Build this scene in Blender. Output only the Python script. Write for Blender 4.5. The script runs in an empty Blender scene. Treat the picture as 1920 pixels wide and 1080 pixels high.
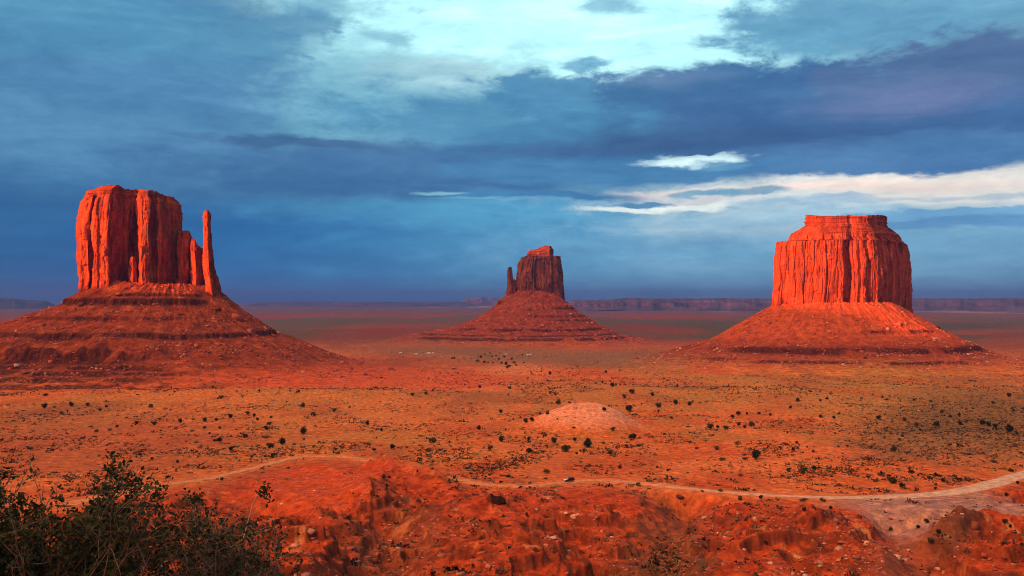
import bpy, math, random
import numpy as np
from mathutils import Vector
C = bpy.context.scene.collection
R = math.radians
sc = bpy.context.scene

# ------------------------------------------------------------------ camera, sky, sun, exposure
F = 1663.0; CAMZ = 1.7; PITCH = math.atan(22/F)
cam = bpy.data.cameras.new('camera'); camo = bpy.data.objects.new('camera', cam); C.objects.link(camo)
cam.lens = 36*F/1920; cam.sensor_width = 36; cam.clip_end = 200000; cam.clip_start = 0.1
camo.location = (0, 0, CAMZ); camo.rotation_euler = (R(90)+PITCH, 0, 0); sc.camera = camo
cp, sp_ = math.cos(PITCH), math.sin(PITCH)
def ray(px, py):
    u = (px-960)/F; v = (540-py)/F
    return u, cp - v*sp_, sp_ + v*cp
def at(px, py, D):                       # the point at depth D seen at a pixel of the photo
    u, y, z = ray(px, py); return np.array((u/y*D, D, CAMZ+z/y*D))

SUN_EL = 5.0
SUN_AZ = math.atan2(-0.8, -0.6)          # where the sun stands: behind and to the left of the viewpoint
sv = Vector((math.sin(SUN_AZ)*math.cos(R(SUN_EL)), math.cos(SUN_AZ)*math.cos(R(SUN_EL)), math.sin(R(SUN_EL))))
sun = bpy.data.lights.new('sun', 'SUN'); suno = bpy.data.objects.new('sun', sun); C.objects.link(suno)
sun.energy = 5.0; sun.angle = R(0.55); sun.color = (1.0, 0.27, 0.09)
suno.rotation_euler = sv.to_track_quat('Z', 'Y').to_euler(); suno.location = (-200, -150, 60)
sc.view_settings.view_transform = 'Standard'; sc.view_settings.look = 'None'
sc.cycles.filter_width = 1.0
sc.view_settings.exposure = 1.25; sc.view_settings.gamma = 1.0; sc.view_settings.use_curve_mapping = False

class NT:                                # short way to write node trees
    def __init__(s, t): s.t = t; s.n = t.nodes; s.l = t.links
    def new(s, typ, **kw):
        n = s.n.new(typ)
        for k, v in kw.items(): setattr(n, k, v)
        return n
    def put(s, sock, v):
        if hasattr(v, 'is_linked'): s.l.new(v, sock)
        else:
            if hasattr(sock, 'default_value'):
                try: sock.default_value = v
                except Exception: sock.default_value = tuple(v)+(1,)
    def m(s, op, a, b=None, c=None):
        n = s.new('ShaderNodeMath', operation=op)
        for i, v in enumerate((a, b, c)):
            if v is not None: s.put(n.inputs[i], v)
        return n.outputs[0]
    def vm(s, op, a, b=None, out=0):
        n = s.new('ShaderNodeVectorMath', operation=op)
        s.put(n.inputs[0], a)
        if b is not None: s.put(n.inputs[1], b)
        return n.outputs[out]
    def noise(s, vec, scale=1.0, detail=4, rough=.5, dist=0.0, col=False):
        n = s.new('ShaderNodeTexNoise'); s.put(n.inputs['Vector'], vec)
        n.inputs['Scale'].default_value = scale; n.inputs['Detail'].default_value = detail
        n.inputs['Roughness'].default_value = rough; n.inputs['Distortion'].default_value = dist
        return n.outputs[1 if col else 0]
    def rng(s, v, a, b, c=0.0, d=1.0, smooth=True):
        n = s.new('ShaderNodeMapRange', interpolation_type='SMOOTHSTEP' if smooth else 'LINEAR')
        s.put(n.inputs[0], v)
        for i, q in enumerate((a, b, c, d)): s.put(n.inputs[1+i], q)
        return n.outputs[0]
    def mix(s, f, a, b, mode='MIX'):
        n = s.new('ShaderNodeMix', data_type='RGBA', blend_type=mode)
        s.put(n.inputs[0], f); s.put(n.inputs[6], a); s.put(n.inputs[7], b); return n.outputs[2]

w = bpy.data.worlds.new('World'); sc.world = w; w.use_nodes = True
T = NT(w.node_tree); T.n.clear()
tc = T.new('ShaderNodeTexCoord'); sep = T.new('ShaderNodeSeparateXYZ'); T.l.new(tc.outputs['Generated'], sep.inputs[0])
az = T.m('ARCTAN2', sep.outputs[0], sep.outputs[1])
hyp = T.m('SQRT', T.m('ADD', T.m('MULTIPLY', sep.outputs[0], sep.outputs[0]), T.m('MULTIPLY', sep.outputs[1], sep.outputs[1])))
el = T.m('ARCTAN2', sep.outputs[2], hyp)
cb = T.new('ShaderNodeCombineXYZ'); T.l.new(az, cb.inputs[0]); T.l.new(el, cb.inputs[1]); P0 = cb.outputs[0]
dirv = tc.outputs['Generated']
stretch = T.vm('MULTIPLY', dirv, (1.0, 1.0, 3.4))
nA = T.noise(stretch, 3.2, 9, .55, .3, True)
nB = T.noise(T.vm('ADD', stretch, (7.3, 2.1, 4.4)), 9.0, 8, .6, .2, True)
wa = T.vm('MULTIPLY', T.vm('SUBTRACT', nA, (.5, .5, .5)), (.13, .040, 0))
wb = T.vm('MULTIPLY', T.vm('SUBTRACT', nB, (.5, .5, .5)), (.075, .026, 0))
PW = T.vm('ADD', T.vm('ADD', P0, wa), wb)
nE = T.noise(T.vm('MULTIPLY', dirv, (1, 1, 2.4)), 15.0, 10, .62, .25)
nF = T.noise(T.vm('MULTIPLY', dirv, (1, 1, 5.5)), 6.0, 8, .62, .5)
nEs = T.m('SUBTRACT', nE, .5)
sky = T.new('ShaderNodeTexSky', sky_type='NISHITA'); sky.sun_disc = False
sky.sun_elevation = R(SUN_EL); sky.sun_rotation = SUN_AZ
def pxae(px, py):
    u, y, z = ray(px, py); return math.atan2(u, y), math.atan2(z, math.hypot(u, y))
ramp = T.new('ShaderNodeValToRGB'); T.l.new(T.m('MULTIPLY', el, 1/.6), ramp.inputs[0])
cr = ramp.color_ramp
SK = [(0.0, (.30, .95, 2.1)), (.06, (.32, 1.5, 3.3)), (.17, (.6, 2.2, 3.9)), (.35, (.9, 2.5, 3.9)), (.6, (1.6, 3.4, 4.6)), (1.0, (1.2, 2.2, 3.2))]
cr.elements[0].position = 0; cr.elements[0].color = SK[0][1]+(1,); cr.elements[1].position = 1; cr.elements[1].color = SK[-1][1]+(1,)
for p_, c_ in SK[1:-1]:
    e_ = cr.elements.new(p_); e_.color = c_+(1,)
col = T.mix(.93, sky.outputs[0], ramp.outputs[0])
# clouds: centre and half size in pixels of the photo turned into directions; colour x10 (background strength .1)
BL = [ # cx, cy, rx, ry, edge, colour, alpha, ragged
 (1000, 260, 1500, 120, .5, (.95, 2.6, 4.2), .8, .8),
 (1040, 70, 560, 150, .35, (5.0, 9.0, 9.6), 1, 1.2),
 (720, 175, 340, 75, .5, (2.3, 4.9, 6.0), .9, 1.0),
 (840, 150, 130, 34, .5, (3.4, 5.4, 6.2), .7, 1.0),
 (520, 205, 330, 70, .55, (1.5, 3.8, 5.2), .8, .9),
 (150, 150, 330, 190, .45, (.62, 1.85, 3.6), .95, .7),
 (330, 110, 190, 110, .45, (.68, 2.0, 3.8), .85, 1.1),
 (120, 40, 320, 60, .6, (.9, 2.9, 4.6), .6, .9),
 (130, 260, 330, 60, .6, (1.0, 2.7, 4.6), .55, .9),
 (470, 75, 150, 26, .5, (.95, 2.7, 4.3), .8, 2.0),
 (545, 45, 100, 26, .5, (.85, 2.4, 4.0), .8, 1.8),
 (620, 12, 90, 22, .5, (1.0, 2.8, 4.4), .7, 1.8),
 (725, 75, 55, 16, .5, (1.6, 3.8, 5.2), .7, 1.8),
 (1165, 14, 50, 16, .5, (1.7, 3.9, 5.4), .8, 1.8),
 (1550, 55, 170, 55, .45, (1.0, 2.8, 4.5), .9, 1.8),
 (1760, 30, 300, 40, .45, (1.2, 3.1, 4.8), .9, 1.8),
 (1480, 85, 90, 26, .5, (1.0, 2.9, 4.5), .8, 1.8),
 (80, 470, 620, 130, .5, (.24, 1.1, 2.75), .95, .4),
 (620, 490, 420, 90, .6, (.18, 1.3, 3.4), .95, .4),
 (1100, 480, 420, 90, .7, (.75, 3.0, 5.2), .8, .5),
 (1640, 480, 560, 85, .6, (1.75, 4.0, 5.9), .9, .8),
 (1470, 412, 330, 34, .6, (3.0, 4.9, 6.2), .75, 1.1),
 (1000, 400, 420, 26, .6, (.8, 3.4, 5.6), .6, 1.0),
 (1700, 368, 440, 46, .45, (6.0, 6.8, 7.0), .95, 1.0),
 (1820, 346, 290, 40, .6, (8.0, 7.3, 6.7), .9, 1.0),
 (1600, 356, 330, 9, .5, (8.8, 7.0, 6.3), .8, 1.2),
 (1300, 386, 100, 12, .5, (6.8, 6.6, 6.6), .85, 1.6),
 (1250, 393, 130, 7, .35, (8.0, 8.6, 8.2), 1, .6),
 (1480, 392, 180, 9, .5, (2.6, 4.6, 6.4), .8, 2.2),
 (1700, 378, 220, 6, .5, (4.0, 5.2, 6.4), .7, 2.4),
 (1560, 408, 260, 13, .5, (2.4, 4.6, 6.2), .7, 1.2),
 (1390, 368, 60, 9, .4, (.9, 2.9, 4.6), .8, 1.4),
 (1320, 368, 40, 6, .4, (1.2, 3.4, 5.0), .8, 1.4),
 (1270, 190, 290, 60, .20, (.50, 1.55, 3.2), 1, 1.1),
 (1540, 190, 330, 62, .20, (.50, 1.4, 3.1), 1, 1.0),
 (1790, 150, 200, 66, .22, (.72, 1.4, 2.9), 1, 1.1),
 (1600, 245, 640, 64, .14, (.46, 1.25, 2.9), 1, .8),
 (1130, 265, 290, 34, .25, (.50, 1.35, 2.9), 1, .8),
 (1660, 292, 360, 34, .16, (.62, 1.7, 3.6), 1, .6),
 (1040, 185, 110, 34, .3, (.75, 2.3, 4.0), .95, 1.5),
 (1100, 130, 40, 13, .4, (.9, 2.8, 4.6), .8, 1.5),
 (900, 225, 260, 46, .45, (.62, 2.2, 4.0), .85, 1.3),
 (770, 315, 430, 54, .35, (.50, 1.50, 3.2), .97, .7),
 (590, 262, 190, 14, .4, (.48, 1.25, 2.7), .9, .9),
 (700, 352, 360, 30, .5, (.40, 1.35, 3.0), .9, .8),
 (1150, 318, 290, 28, .22, (.55, 1.9, 3.8), .95, .7),
 (1040, 374, 170, 10, .30, (.45, 1.8, 3.8), .95, .6),
 (1225, 384, 45, 6, .3, (.7, 2.3, 4.2), .95, .8),
 (1305, 297, 92, 10, .25, (6.6, 8.8, 9.2), 1, .6),
 (1345, 308, 50, 9, .35, (.9, 2.6, 4.4), .9, 1.0),
 (1730, 185, 130, 26, .8, (1.5, 1.9, 3.6), .6, 1.0),
 (1230, 150, 90, 16, .8, (1.5, 2.5, 4.2), .6, 1.0),
 (1400, 262, 300, 20, .7, (.36, .95, 2.3), .7, .8),
 (1790, 412, 170, 13, .16, (1.5, 3.6, 5.8), .95, .45),
 (1800, 425, 190, 9, .35, (1.0, 2.7, 5.0), .9, .5),
 (850, 370, 60, 5, .5, (2.6, 5.6, 6.6), .6, 1.4),
 (1000, 383, 170, 3, .5, (2.4, 5.0, 6.2), .3, 1.0),
 (240, 556, 340, 16, .8, (.22, .8, 2.2), .8, .3),
 (900, 546, 60, 8, .8, (1.3, 2.7, 4.6), .6, .5),
]
k_ = 1/F
for (cx, cy, rx, ry, ed, c_, al, rg) in BL:
    a_, e_ = pxae(cx, cy)
    q = T.vm('MULTIPLY', T.vm('SUBTRACT', PW, (a_, e_, 0)), (1/(rx*k_), 1/(ry*k_), 0))
    d = T.vm('LENGTH', q, out=1)
    d = T.m('MULTIPLY_ADD', nEs, rg*1.7, d)
    f = T.rng(d, 1-ed, 1+ed, al, 0.0)
    col = T.mix(f, col, c_)
# soft light and dark wisps through all of the cloud
col = T.mix(T.rng(nF, .46, .70, 0, .5), col, T.mix(1.0, col, (1.5, 1.35, 1.25), 'MULTIPLY'))
col = T.mix(T.rng(nF, .52, .30, 0, .55), col, T.mix(1.0, col, (.72, .80, .86), 'MULTIPLY'))
nG = T.noise(T.vm('MULTIPLY', dirv, (1, 1, 2.8)), 26.0, 8, .66, .4)
col = T.mix(T.rng(nG, .50, .68, 0, .30), col, T.mix(1.0, col, (1.4, 1.28, 1.2), 'MULTIPLY'))
col = T.mix(T.rng(nG, .50, .34, 0, .35), col, T.mix(1.0, col, (.74, .80, .86), 'MULTIPLY'))
# warm patch added to the sky high behind the viewpoint, lighting the ground
for (a_, e_, rx, ry, ed, c_, al) in [(SUN_AZ, .80, .80, .36, .35, (49, 22, 9), 1)]:
    q = T.vm('MULTIPLY', T.vm('SUBTRACT', PW, (a_, e_, 0)), (1/rx, 1/ry, 0))
    col = T.mix(T.rng(T.vm('LENGTH', q, out=1), 1-ed, 1+ed, al, 0.0), col, c_)
col = T.mix(1.0, col, (1.04, 1.05, 1.03), 'MULTIPLY')
bg = T.new('ShaderNodeBackground'); bg.inputs[1].default_value = .05; T.l.new(col, bg.inputs[0])
wo = T.new('ShaderNodeOutputWorld'); T.l.new(bg.outputs[0], wo.inputs[0])

# ------------------------------------------------------------------ numeric helpers
def _h(ix, iy, iz, s):
    n = (ix.astype(np.int64)*374761393 + iy.astype(np.int64)*668265263 + iz.astype(np.int64)*2147483647 + s*1274126177) & 0xffffffff
    n = ((n ^ (n >> 13)) * 1274126177) & 0xffffffff
    n = ((n ^ (n >> 16)) * 2246822519) & 0xffffffff
    return (n ^ (n >> 15)) & 0xffffffff
def pn2(x, y, s=0):
    x = np.asarray(x, float); y = np.asarray(y, float)
    x0 = np.floor(x); y0 = np.floor(y); fx = x-x0; fy = y-y0
    u = fx*fx*fx*(fx*(fx*6-15)+10); v = fy*fy*fy*(fy*(fy*6-15)+10)
    z = np.zeros_like(x0)
    def g(ix, iy, dx, dy):
        a = _h(ix, iy, z, s)*(2*math.pi/4294967296.0); return np.cos(a)*dx+np.sin(a)*dy
    a = g(x0, y0, fx, fy); b = g(x0+1, y0, fx-1, fy); c = g(x0, y0+1, fx, fy-1); d = g(x0+1, y0+1, fx-1, fy-1)
    return ((a+(b-a)*u)*(1-v)+(c+(d-c)*u)*v)*1.5
def vn3(x, y, z, s=0):
    x0 = np.floor(x); y0 = np.floor(y); z0 = np.floor(z); fx = x-x0; fy = y-y0; fz = z-z0
    u = fx*fx*(3-2*fx); v = fy*fy*(3-2*fy); t = fz*fz*(3-2*fz)
    def g(a, b, c): return _h(a, b, c, s)/2147483648.0-1
    def pl(c):
        return (g(x0, y0, c)*(1-u)+g(x0+1, y0, c)*u)*(1-v)+(g(x0, y0+1, c)*(1-u)+g(x0+1, y0+1, c)*u)*v
    return pl(z0)*(1-t)+pl(z0+1)*t
def fbm2(x, y, o=4, g=.5, s=0):
    a = 1.0; r = 0; n = 0
    for i in range(o):
        r = r+a*pn2(x, y, s+i*17); n += a; a *= g; x = x*2.03+3.1; y = y*2.03-1.7
    return r/n
def rid2(x, y, o=4, g=.5, s=0):
    a = 1.0; r = 0; n = 0
    for i in range(o):
        q = 1-np.abs(pn2(x, y, s+i*17))*1.6; r = r+a*q*np.abs(q); n += a; a *= g; x = x*2.07+3.1; y = y*2.07-1.7
    return r/n
def fbm3(x, y, z, o=3, g=.5, s=0):
    a = 1.0; r = 0; n = 0
    for i in range(o):
        r = r+a*vn3(x, y, z, s+i*13); n += a; a *= g; x = x*2.03+1.1; y = y*2.03-2.7; z = z*2.03+.4
    return r/n
def ss(a, b, x):
    t = np.clip((x-a)/(b-a), 0, 1); return t*t*(3-2*t)
def mixc(a, b, t): return a*(1-t[..., None])+np.array(b)*t[..., None]

def mesh(name, V, Fc, mat, parent=None, smooth=False, col=None, link=True):
    me = bpy.data.meshes.new(name); V = np.asarray(V, np.float32); k = Fc.shape[1]
    me.vertices.add(len(V)); me.vertices.foreach_set('co', V.ravel())
    me.loops.add(Fc.size); me.loops.foreach_set('vertex_index', Fc.astype(np.int32).ravel())
    me.polygons.add(len(Fc)); me.polygons.foreach_set('loop_start', np.arange(0, Fc.size, k, dtype=np.int32))
    me.polygons.foreach_set('loop_total', np.full(len(Fc), k, np.int32))
    if smooth: me.polygons.foreach_set('use_smooth', np.ones(len(Fc), bool))
    me.update(calc_edges=True)
    if col is not None:
        if mat.name in ('red_desert_earth', 'talus_earth', 'red_sandstone'): col = np.asarray(col)*np.array((1.09, 1.0, .62))   # iron-rich: very little blue
        at_ = me.color_attributes.new('albedo', 'FLOAT_COLOR', 'POINT')
        c4 = np.ones((len(V), 4), np.float32); c4[:, :3] = np.clip(col, .004, .85); at_.data.foreach_set('color', c4.ravel())
    me.materials.append(mat)
    o = bpy.data.objects.new(name, me)
    if link: C.objects.link(o)
    if parent is not None: o.parent = parent
    return o
def grid_faces(nr, nc, wrap=False):
    i = np.arange(nr-1)[:, None]; j = np.arange(nc if wrap else nc-1)[None]; j2 = (j+1) % nc
    return np.stack([i*nc+j, i*nc+j2, (i+1)*nc+j2, (i+1)*nc+j], -1).reshape(-1, 4)
def tag(o, label=None, cat=None, group=None, kind=None):
    if label: o['label'] = label
    if cat: o['category'] = cat
    if group: o['group'] = group
    if kind: o['kind'] = kind
    return o
def empty(name, loc):
    e = bpy.data.objects.new(name, None); C.objects.link(e); e.location = loc; e.empty_display_size = .5; return e

# ------------------------------------------------------------------ materials
def base_mat(name, rough=.9, spec=.15):
    m = bpy.data.materials.new(name); m.use_nodes = True; t = NT(m.node_tree)
    b = t.n['Principled BSDF']; b.inputs['Roughness'].default_value = rough; b.inputs['Specular IOR Level'].default_value = spec
    return m, t, b
def plain(name, c, rough=.8, spec=.2, var=.25, scale=3.0):
    m, t, b = base_mat(name, rough, spec)
    g = t.new('ShaderNodeTexCoord'); n = t.noise(g.outputs['Object'], scale, 5)
    t.put(b.inputs['Base Color'], t.mix(n, tuple(q*(1-var) for q in c), tuple(q*(1+var) for q in c)))
    return m
def earth_mat(name, s1, s2, bump, vert=False):
    m, t, b = base_mat(name, .95, .08)
    a = t.new('ShaderNodeAttribute', attribute_name='albedo').outputs['Color']
    g = t.new('ShaderNodeTexCoord').outputs['Object']
    if vert: g2 = t.vm('MULTIPLY', g, (1, 1, .30))
    else: g2 = g
    n1 = t.noise(g2, s1, 9, .74); n2 = t.noise(g2, s2, 7, .72)
    c = t.mix(t.rng(n1, .32, .68, 0, 1, False), t.mix(1.0, a, (.50, .44, .44), 'MULTIPLY'), t.mix(1.0, a, (1.42, 1.6, 1.7), 'MULTIPLY'))
    c = t.mix(t.rng(n2, .60, .72, 0, .55), c, t.mix(1.0, c, (.45, .42, .45), 'MULTIPLY'))
    t.put(b.inputs['Base Color'], c)
    bp = t.new('ShaderNodeBump'); bp.inputs['Strength'].default_value = bump; bp.inputs['Distance'].default_value = 1.0
    h = t.m('ADD', t.noise(g2, s1, 3, .6), t.m('MULTIPLY', t.noise(g2, s2, 2, .6), .45)); t.put(bp.inputs['Height'], h)
    t.l.new(bp.outputs[0], b.inputs['Normal'])
    return m
M_ground = earth_mat('red_desert_earth', .30, .9, .6)
M_talus = earth_mat('talus_earth', .07, .22, 1.0)
M_rock = earth_mat('red_sandstone', .09, .3, 1.0, True)
M_hill = earth_mat('far_hill_rock', .002, .008, .6)

# ------------------------------------------------------------------ terrain height
PR = np.array([(1.5, 0), (3.5, -.05), (4.7, -.35), (6, -2.2), (10, -8), (25, -26), (60, -50), (100, -58.5), (190, -59), (270, -71), (370, -82), (430, -87.4), (560, -97), (740, -106),
    (1020, -115), (1300, -123.5), (1600, -133), (2200, -143), (2800, -148), (4300, -150.5), (8000, -152), (60000, -152)])
lr = np.log(PR[:, 0])
def base(x, y):
    r = np.hypot(x, y); yy = np.where(y > 0, y, 0)
    c = np.clip(yy/np.maximum(r, 1e-6), .84, 1)          # distances count along the view axis inside the valley
    d = np.where(r < 60, r, r*(1-(1-c)*ss(60, 150, r)))
    L = np.log(np.maximum(d, 1.5)); e = .05
    z = (np.interp(L-e, lr, PR[:, 1])+2*np.interp(L, lr, PR[:, 1])+np.interp(L+e, lr, PR[:, 1]))/4
    return z
def hit(px, py, fn=None, near=150.0, far=20000.0):
    fn = fn or base; u, yy, zz = ray(px, py); D = np.exp(np.linspace(math.log(near), math.log(far), 2600))
    x = u/yy*D; z = CAMZ+zz/yy*D; b = fn(x, D) < z
    k = np.argmin(b)
    if b.all(): k = len(D)-1
    k = max(k, 1); h0 = z[k-1]-fn(x[k-1:k], D[k-1:k])[0]; h1 = z[k]-fn(x[k:k+1], D[k:k+1])[0]
    t = h0/(h0-h1) if h0 != h1 else 0; d = D[k-1]*(1-t)+D[k]*t
    return np.array((u/yy*d, d))
def pix(x, y, z):
    y = np.maximum(y, 1.0); px = 960+F*x/y; return px, 562-F*(z-CAMZ)/y
def catmull(P, n):
    P = np.array(P, float); P = np.vstack([2*P[0]-P[1], P, 2*P[-1]-P[-2]]); out = []
    for i in range(1, len(P)-2):
        t = np.linspace(0, 1, n, endpoint=False)[:, None]
        out.append(.5*((2*P[i])+(-P[i-1]+P[i+1])*t+(2*P[i-1]-5*P[i]+4*P[i+1]-P[i+2])*t**2+(-P[i-1]+3*P[i]-3*P[i+1]+P[i+2])*t**3))
    return np.vstack(out+[P[-2:-1]])
def resample(P, step):
    d = np.r_[0, np.cumsum(np.hypot(*np.diff(P[:, :2], axis=0).T))]; n = max(int(d[-1]/step), 2)
    t = np.linspace(0, d[-1], n); return np.stack([np.interp(t, d, P[:, k]) for k in range(P.shape[1])], 1)
def segdist(x, y, P):                     # distance to a polyline, and where along it
    best = np.full(x.shape, 1e9); bt = np.zeros(x.shape); n = len(P)-1
    for i in range(n):
        a = P[i]; b = P[i+1]; dx, dy = b[0]-a[0], b[1]-a[1]; L = dx*dx+dy*dy+1e-9
        t = np.clip(((x-a[0])*dx+(y-a[1])*dy)/L, 0, 1); d = np.hypot(x-a[0]-t*dx, y-a[1]-t*dy)
        m = d < best; best = np.where(m, d, best); bt = np.where(m, (i+t)/n, bt)
    return best, bt
ROADPX = [(2080, 845, 9), (1990, 868, 9), (1920, 889, 13), (1850, 910, 14), (1780, 924, 15), (1700, 930, 14), (1600, 933, 11), (1500, 931, 8), (1400, 926, 8), (1280, 915, 8),
    (1180, 904, 8), (1110, 900, 8), (1060, 904, 8), (990, 911, 8), (920, 909, 7.5), (860, 900, 7.5), (800, 890, 7.5), (730, 872, 7), (660, 858, 7), (600, 855, 7), (555, 858, 7.5), (500, 871, 8),
    (440, 886, 8), (380, 899, 8), (310, 909, 8), (220, 925, 8), (120, 948, 8)]
RW = np.array([tuple(hit(a, b))+(c,) for a, b, c in ROADPX]); ROAD = resample(catmull(RW, 8), 6.0)
roadrow_x = np.array([a for a, b, c in ROADPX])[::-1]; roadrow_y = np.array([b for a, b, c in ROADPX])[::-1]
def line(*pp): return np.array([hit(*q) for q in pp])
# ridges (+) and gullies (-): polyline, height, half width, sharpness
FEAT = [
 (line((700, 890), (748, 884), (800, 908)), 3.4, 10, 1.2),
 (line((742, 885), (700, 925), (690, 955)), 3.2, 9, 1.0),
 (line((820, 905), (870, 935), (900, 960)), 1.5, 10, 1.4),
 (line((600, 880), (640, 890), (700, 930)), 1.4, 9, 1.5),
 (line((700, 950), (760, 985), (720, 1040), (640, 1075)), -6.5, 13, 1.3),
 (line((900, 960), (990, 935), (1060, 950)), 3.0, 13, 1.4),
 (line((1060, 962), (1110, 990), (1150, 1030), (1190, 1075)), -7, 11, 1.1),
 (line((1290, 930), (1250, 975), (1215, 1020), (1185, 1075)), -7, 14, 1.1),
 (line((1130, 995), (1165, 1005)), -4, 6, 1.0),
 (line((1290, 950), (1370, 955), (1460, 965)), 2.6, 14, 1.4),
 (line((1500, 985), (1600, 1000), (1640, 1030)), 3.6, 13, 1.2),
 (line((960, 1010), (1050, 1025), (1110, 1050)), 2.5, 9, 1.2),
 (line((760, 1040), (860, 1035), (960, 1045)), 2.6, 10, 1.3),
 (line((1700, 955), (1690, 990), (1720, 1040), (1760, 1090)), -5, 11, 1.6),
 (line((1810, 1000), (1900, 1000), (1990, 1010)), 4, 15, 1.4),
 (line((1740, 1020), (1790, 1010)), 4.0, 8, 1.0),
 (line((1830, 1060), (1930, 1045)), 4, 13, 1.3),
 (line((400, 930), (470, 935), (560, 950)), -3, 11, 1.5),
 (line((480, 985), (540, 1000), (600, 1040)), 2.5, 9, 1.3),
]
DOME = hit(1098, 797); DOMER = 50.0
FLATS = [(hit(1740, 942), 40, 12), (hit(1860, 952), 44, 10)]
def relief(x, y, road_d=None):
    b = base(x, y); r = np.hypot(x, y); fwd = y > 0
    px, py = pix(x, y, b)
    h = np.zeros_like(b)
    # badlands before the road
    bad = ss(6, 46, py-np.interp(px, roadrow_x, roadrow_y)) * ss(120, 175, y)*fwd
    calm = np.ones_like(b)
    for (cx, cy, rx, ry, am) in [(600, 905, 150, 42, .85), (850, 960, 90, 26, .5), (1350, 930, 160, 14, .6), (1690, 1030, 70, 80, .8), (820, 1060, 140, 24, .5), (1380, 1050, 120, 30, .5)]:
        calm *= 1-am*(1-ss(.5, 1.15, np.hypot((px-cx)/rx, (py-cy)/ry)))
    wx = x+9*fbm2(x/31, y/31, 3, s=5); wy = y+9*fbm2(x/31, y/31, 3, s=9)
    rd = rid2(wx/64, wy/64, 5, .52, 3)
    h += bad*calm*((rd-.62)*11.0 + fbm2(x/14, y/14, 4, .6, 40)*1.7)
    n = fbm2(x/19, y/19, 4, s=71)*3
    for P, hh, wd, pw in FEAT:
        x0, x1, y0, y1 = P[:, 0].min()-wd*3, P[:, 0].max()+wd*3, P[:, 1].min()-wd*3, P[:, 1].max()+wd*3
        m = (x > x0) & (x < x1) & (y > y0) & (y < y1)
        if m.any():
            d, _ = segdist(wx[m]*.45+x[m]*.55, wy[m]*.45+y[m]*.55, P); h[m] += hh*1.7*np.exp(-(np.maximum(d+n[m]*.8, 0)/wd)**(pw*1.3))
    # ledges: harder beds that stand out as small cliffs
    zz = h+b; per = 4.2; q = (zz+2.2*fbm2(x/60, y/60, 2, s=90))/per; fl = np.floor(q); fr = q-fl
    ter = (ss(.28, .62, fr)-fr)*per
    lm = bad*ss(-.16, .10, fbm2(x/37, y/37, 3, s=55))
    h += ter*lm*calm*.8
    h += bad*calm*fbm2(x/3.1, y/3.1, 3, .6, 61)*.42
    # open valley
    mid = ss(-10, 30, np.interp(px, roadrow_x, roadrow_y)-py)*ss(300, 420, r)*fwd + (~fwd)*0
    mid = mid*(1-.55*ss(1400, 3500, r))
    h += mid*(fbm2(x/150, y/210, 4, .5, 21)*4.0+fbm2(x/28, y/34, 3, .55, 23)*1.1 + (rid2(x/90, y/120, 3, .5, 29)-.6)*2.0)
    # low grassy swells
    for (cx, cy, rx, ry, hh) in [(hit(520, 742), 0, 260, 60, 7), (hit(1500, 735), 0, 300, 80, 5), (hit(1860, 825), 0, 60, 50, 6), (hit(1400, 812), 0, 34, 20, 3), (hit(900, 700), 0, 200, 40, -3)]:
        h += hh*np.exp(-((x-cx[0])/rx)**2-((y-cx[1])/ry)**2)
    dd = np.hypot((x-DOME[0])/1.0, (y-DOME[1])/1.25)+3*fbm2(x/30, y/30, 2, s=77)
    h += 20*(1-ss(2, DOMER+8, dd))**.8
    # plain far off: slight swells
    far = ss(2500, 6000, r); h += far*fbm2(x/2500, y/1800, 3, s=31)*5
    for (c, rx, ry) in FLATS:
        f = np.exp(-(((x-c[0])/rx)**2+((y-c[1])/ry)**2)**2); h *= 1-f
    h *= ss(95, 180, r) + 0.0
    h += (1-ss(60, 110, r))*ss(4.5, 12, r)*fbm2(x/6, y/6, 4, s=8)*np.minimum(r*.05, 2)
    if road_d is None:
        road_d = np.full(b.shape, 1e3); m = (r > 150) & (r < 1100) & fwd
        if m.any():
            d, t = segdist(x[m], y[m], ROAD); road_d[m] = d
    h *= ss(4, 17, road_d)
    return b+h, road_d
def H(x, y, rd=None): return relief(np.asarray(x, float), np.asarray(y, float), rd)[0]

# terrain sheet: fine where the valley is seen, coarse elsewhere
th = np.concatenate([np.linspace(-180, -38, 60)[:-1], np.linspace(-38, 38, 1500), np.linspace(38, 180, 60)[1:]])
th = np.radians(th)
rows_py = np.arange(1092, 598, -.72); Dv = []
PRz = PR[:, 1]
dd_ = np.exp(np.linspace(math.log(150), math.log(12000), 6000)); pyy = 562-F*(np.interp(np.log(dd_), lr, PRz)-CAMZ)/dd_
Dv = np.interp(-rows_py, -pyy, dd_)
Dv = Dv[Dv > 175]
rr = np.concatenate([np.exp(np.linspace(math.log(.4), math.log(170), 70)), Dv, np.exp(np.linspace(math.log(Dv[-1]*1.01), math.log(60000), 70))])
CT = np.clip(np.cos(th), .84, 1); CT = np.where(np.abs(th) > math.pi/2, .84, CT)
RR = rr[:, None]/(1+(CT[None]-1)*ss(60, 150, rr)[:, None])
X = RR*np.sin(th)[None]; Y = RR*np.cos(th)[None]
Z, RD = relief(X, Y)
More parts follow.
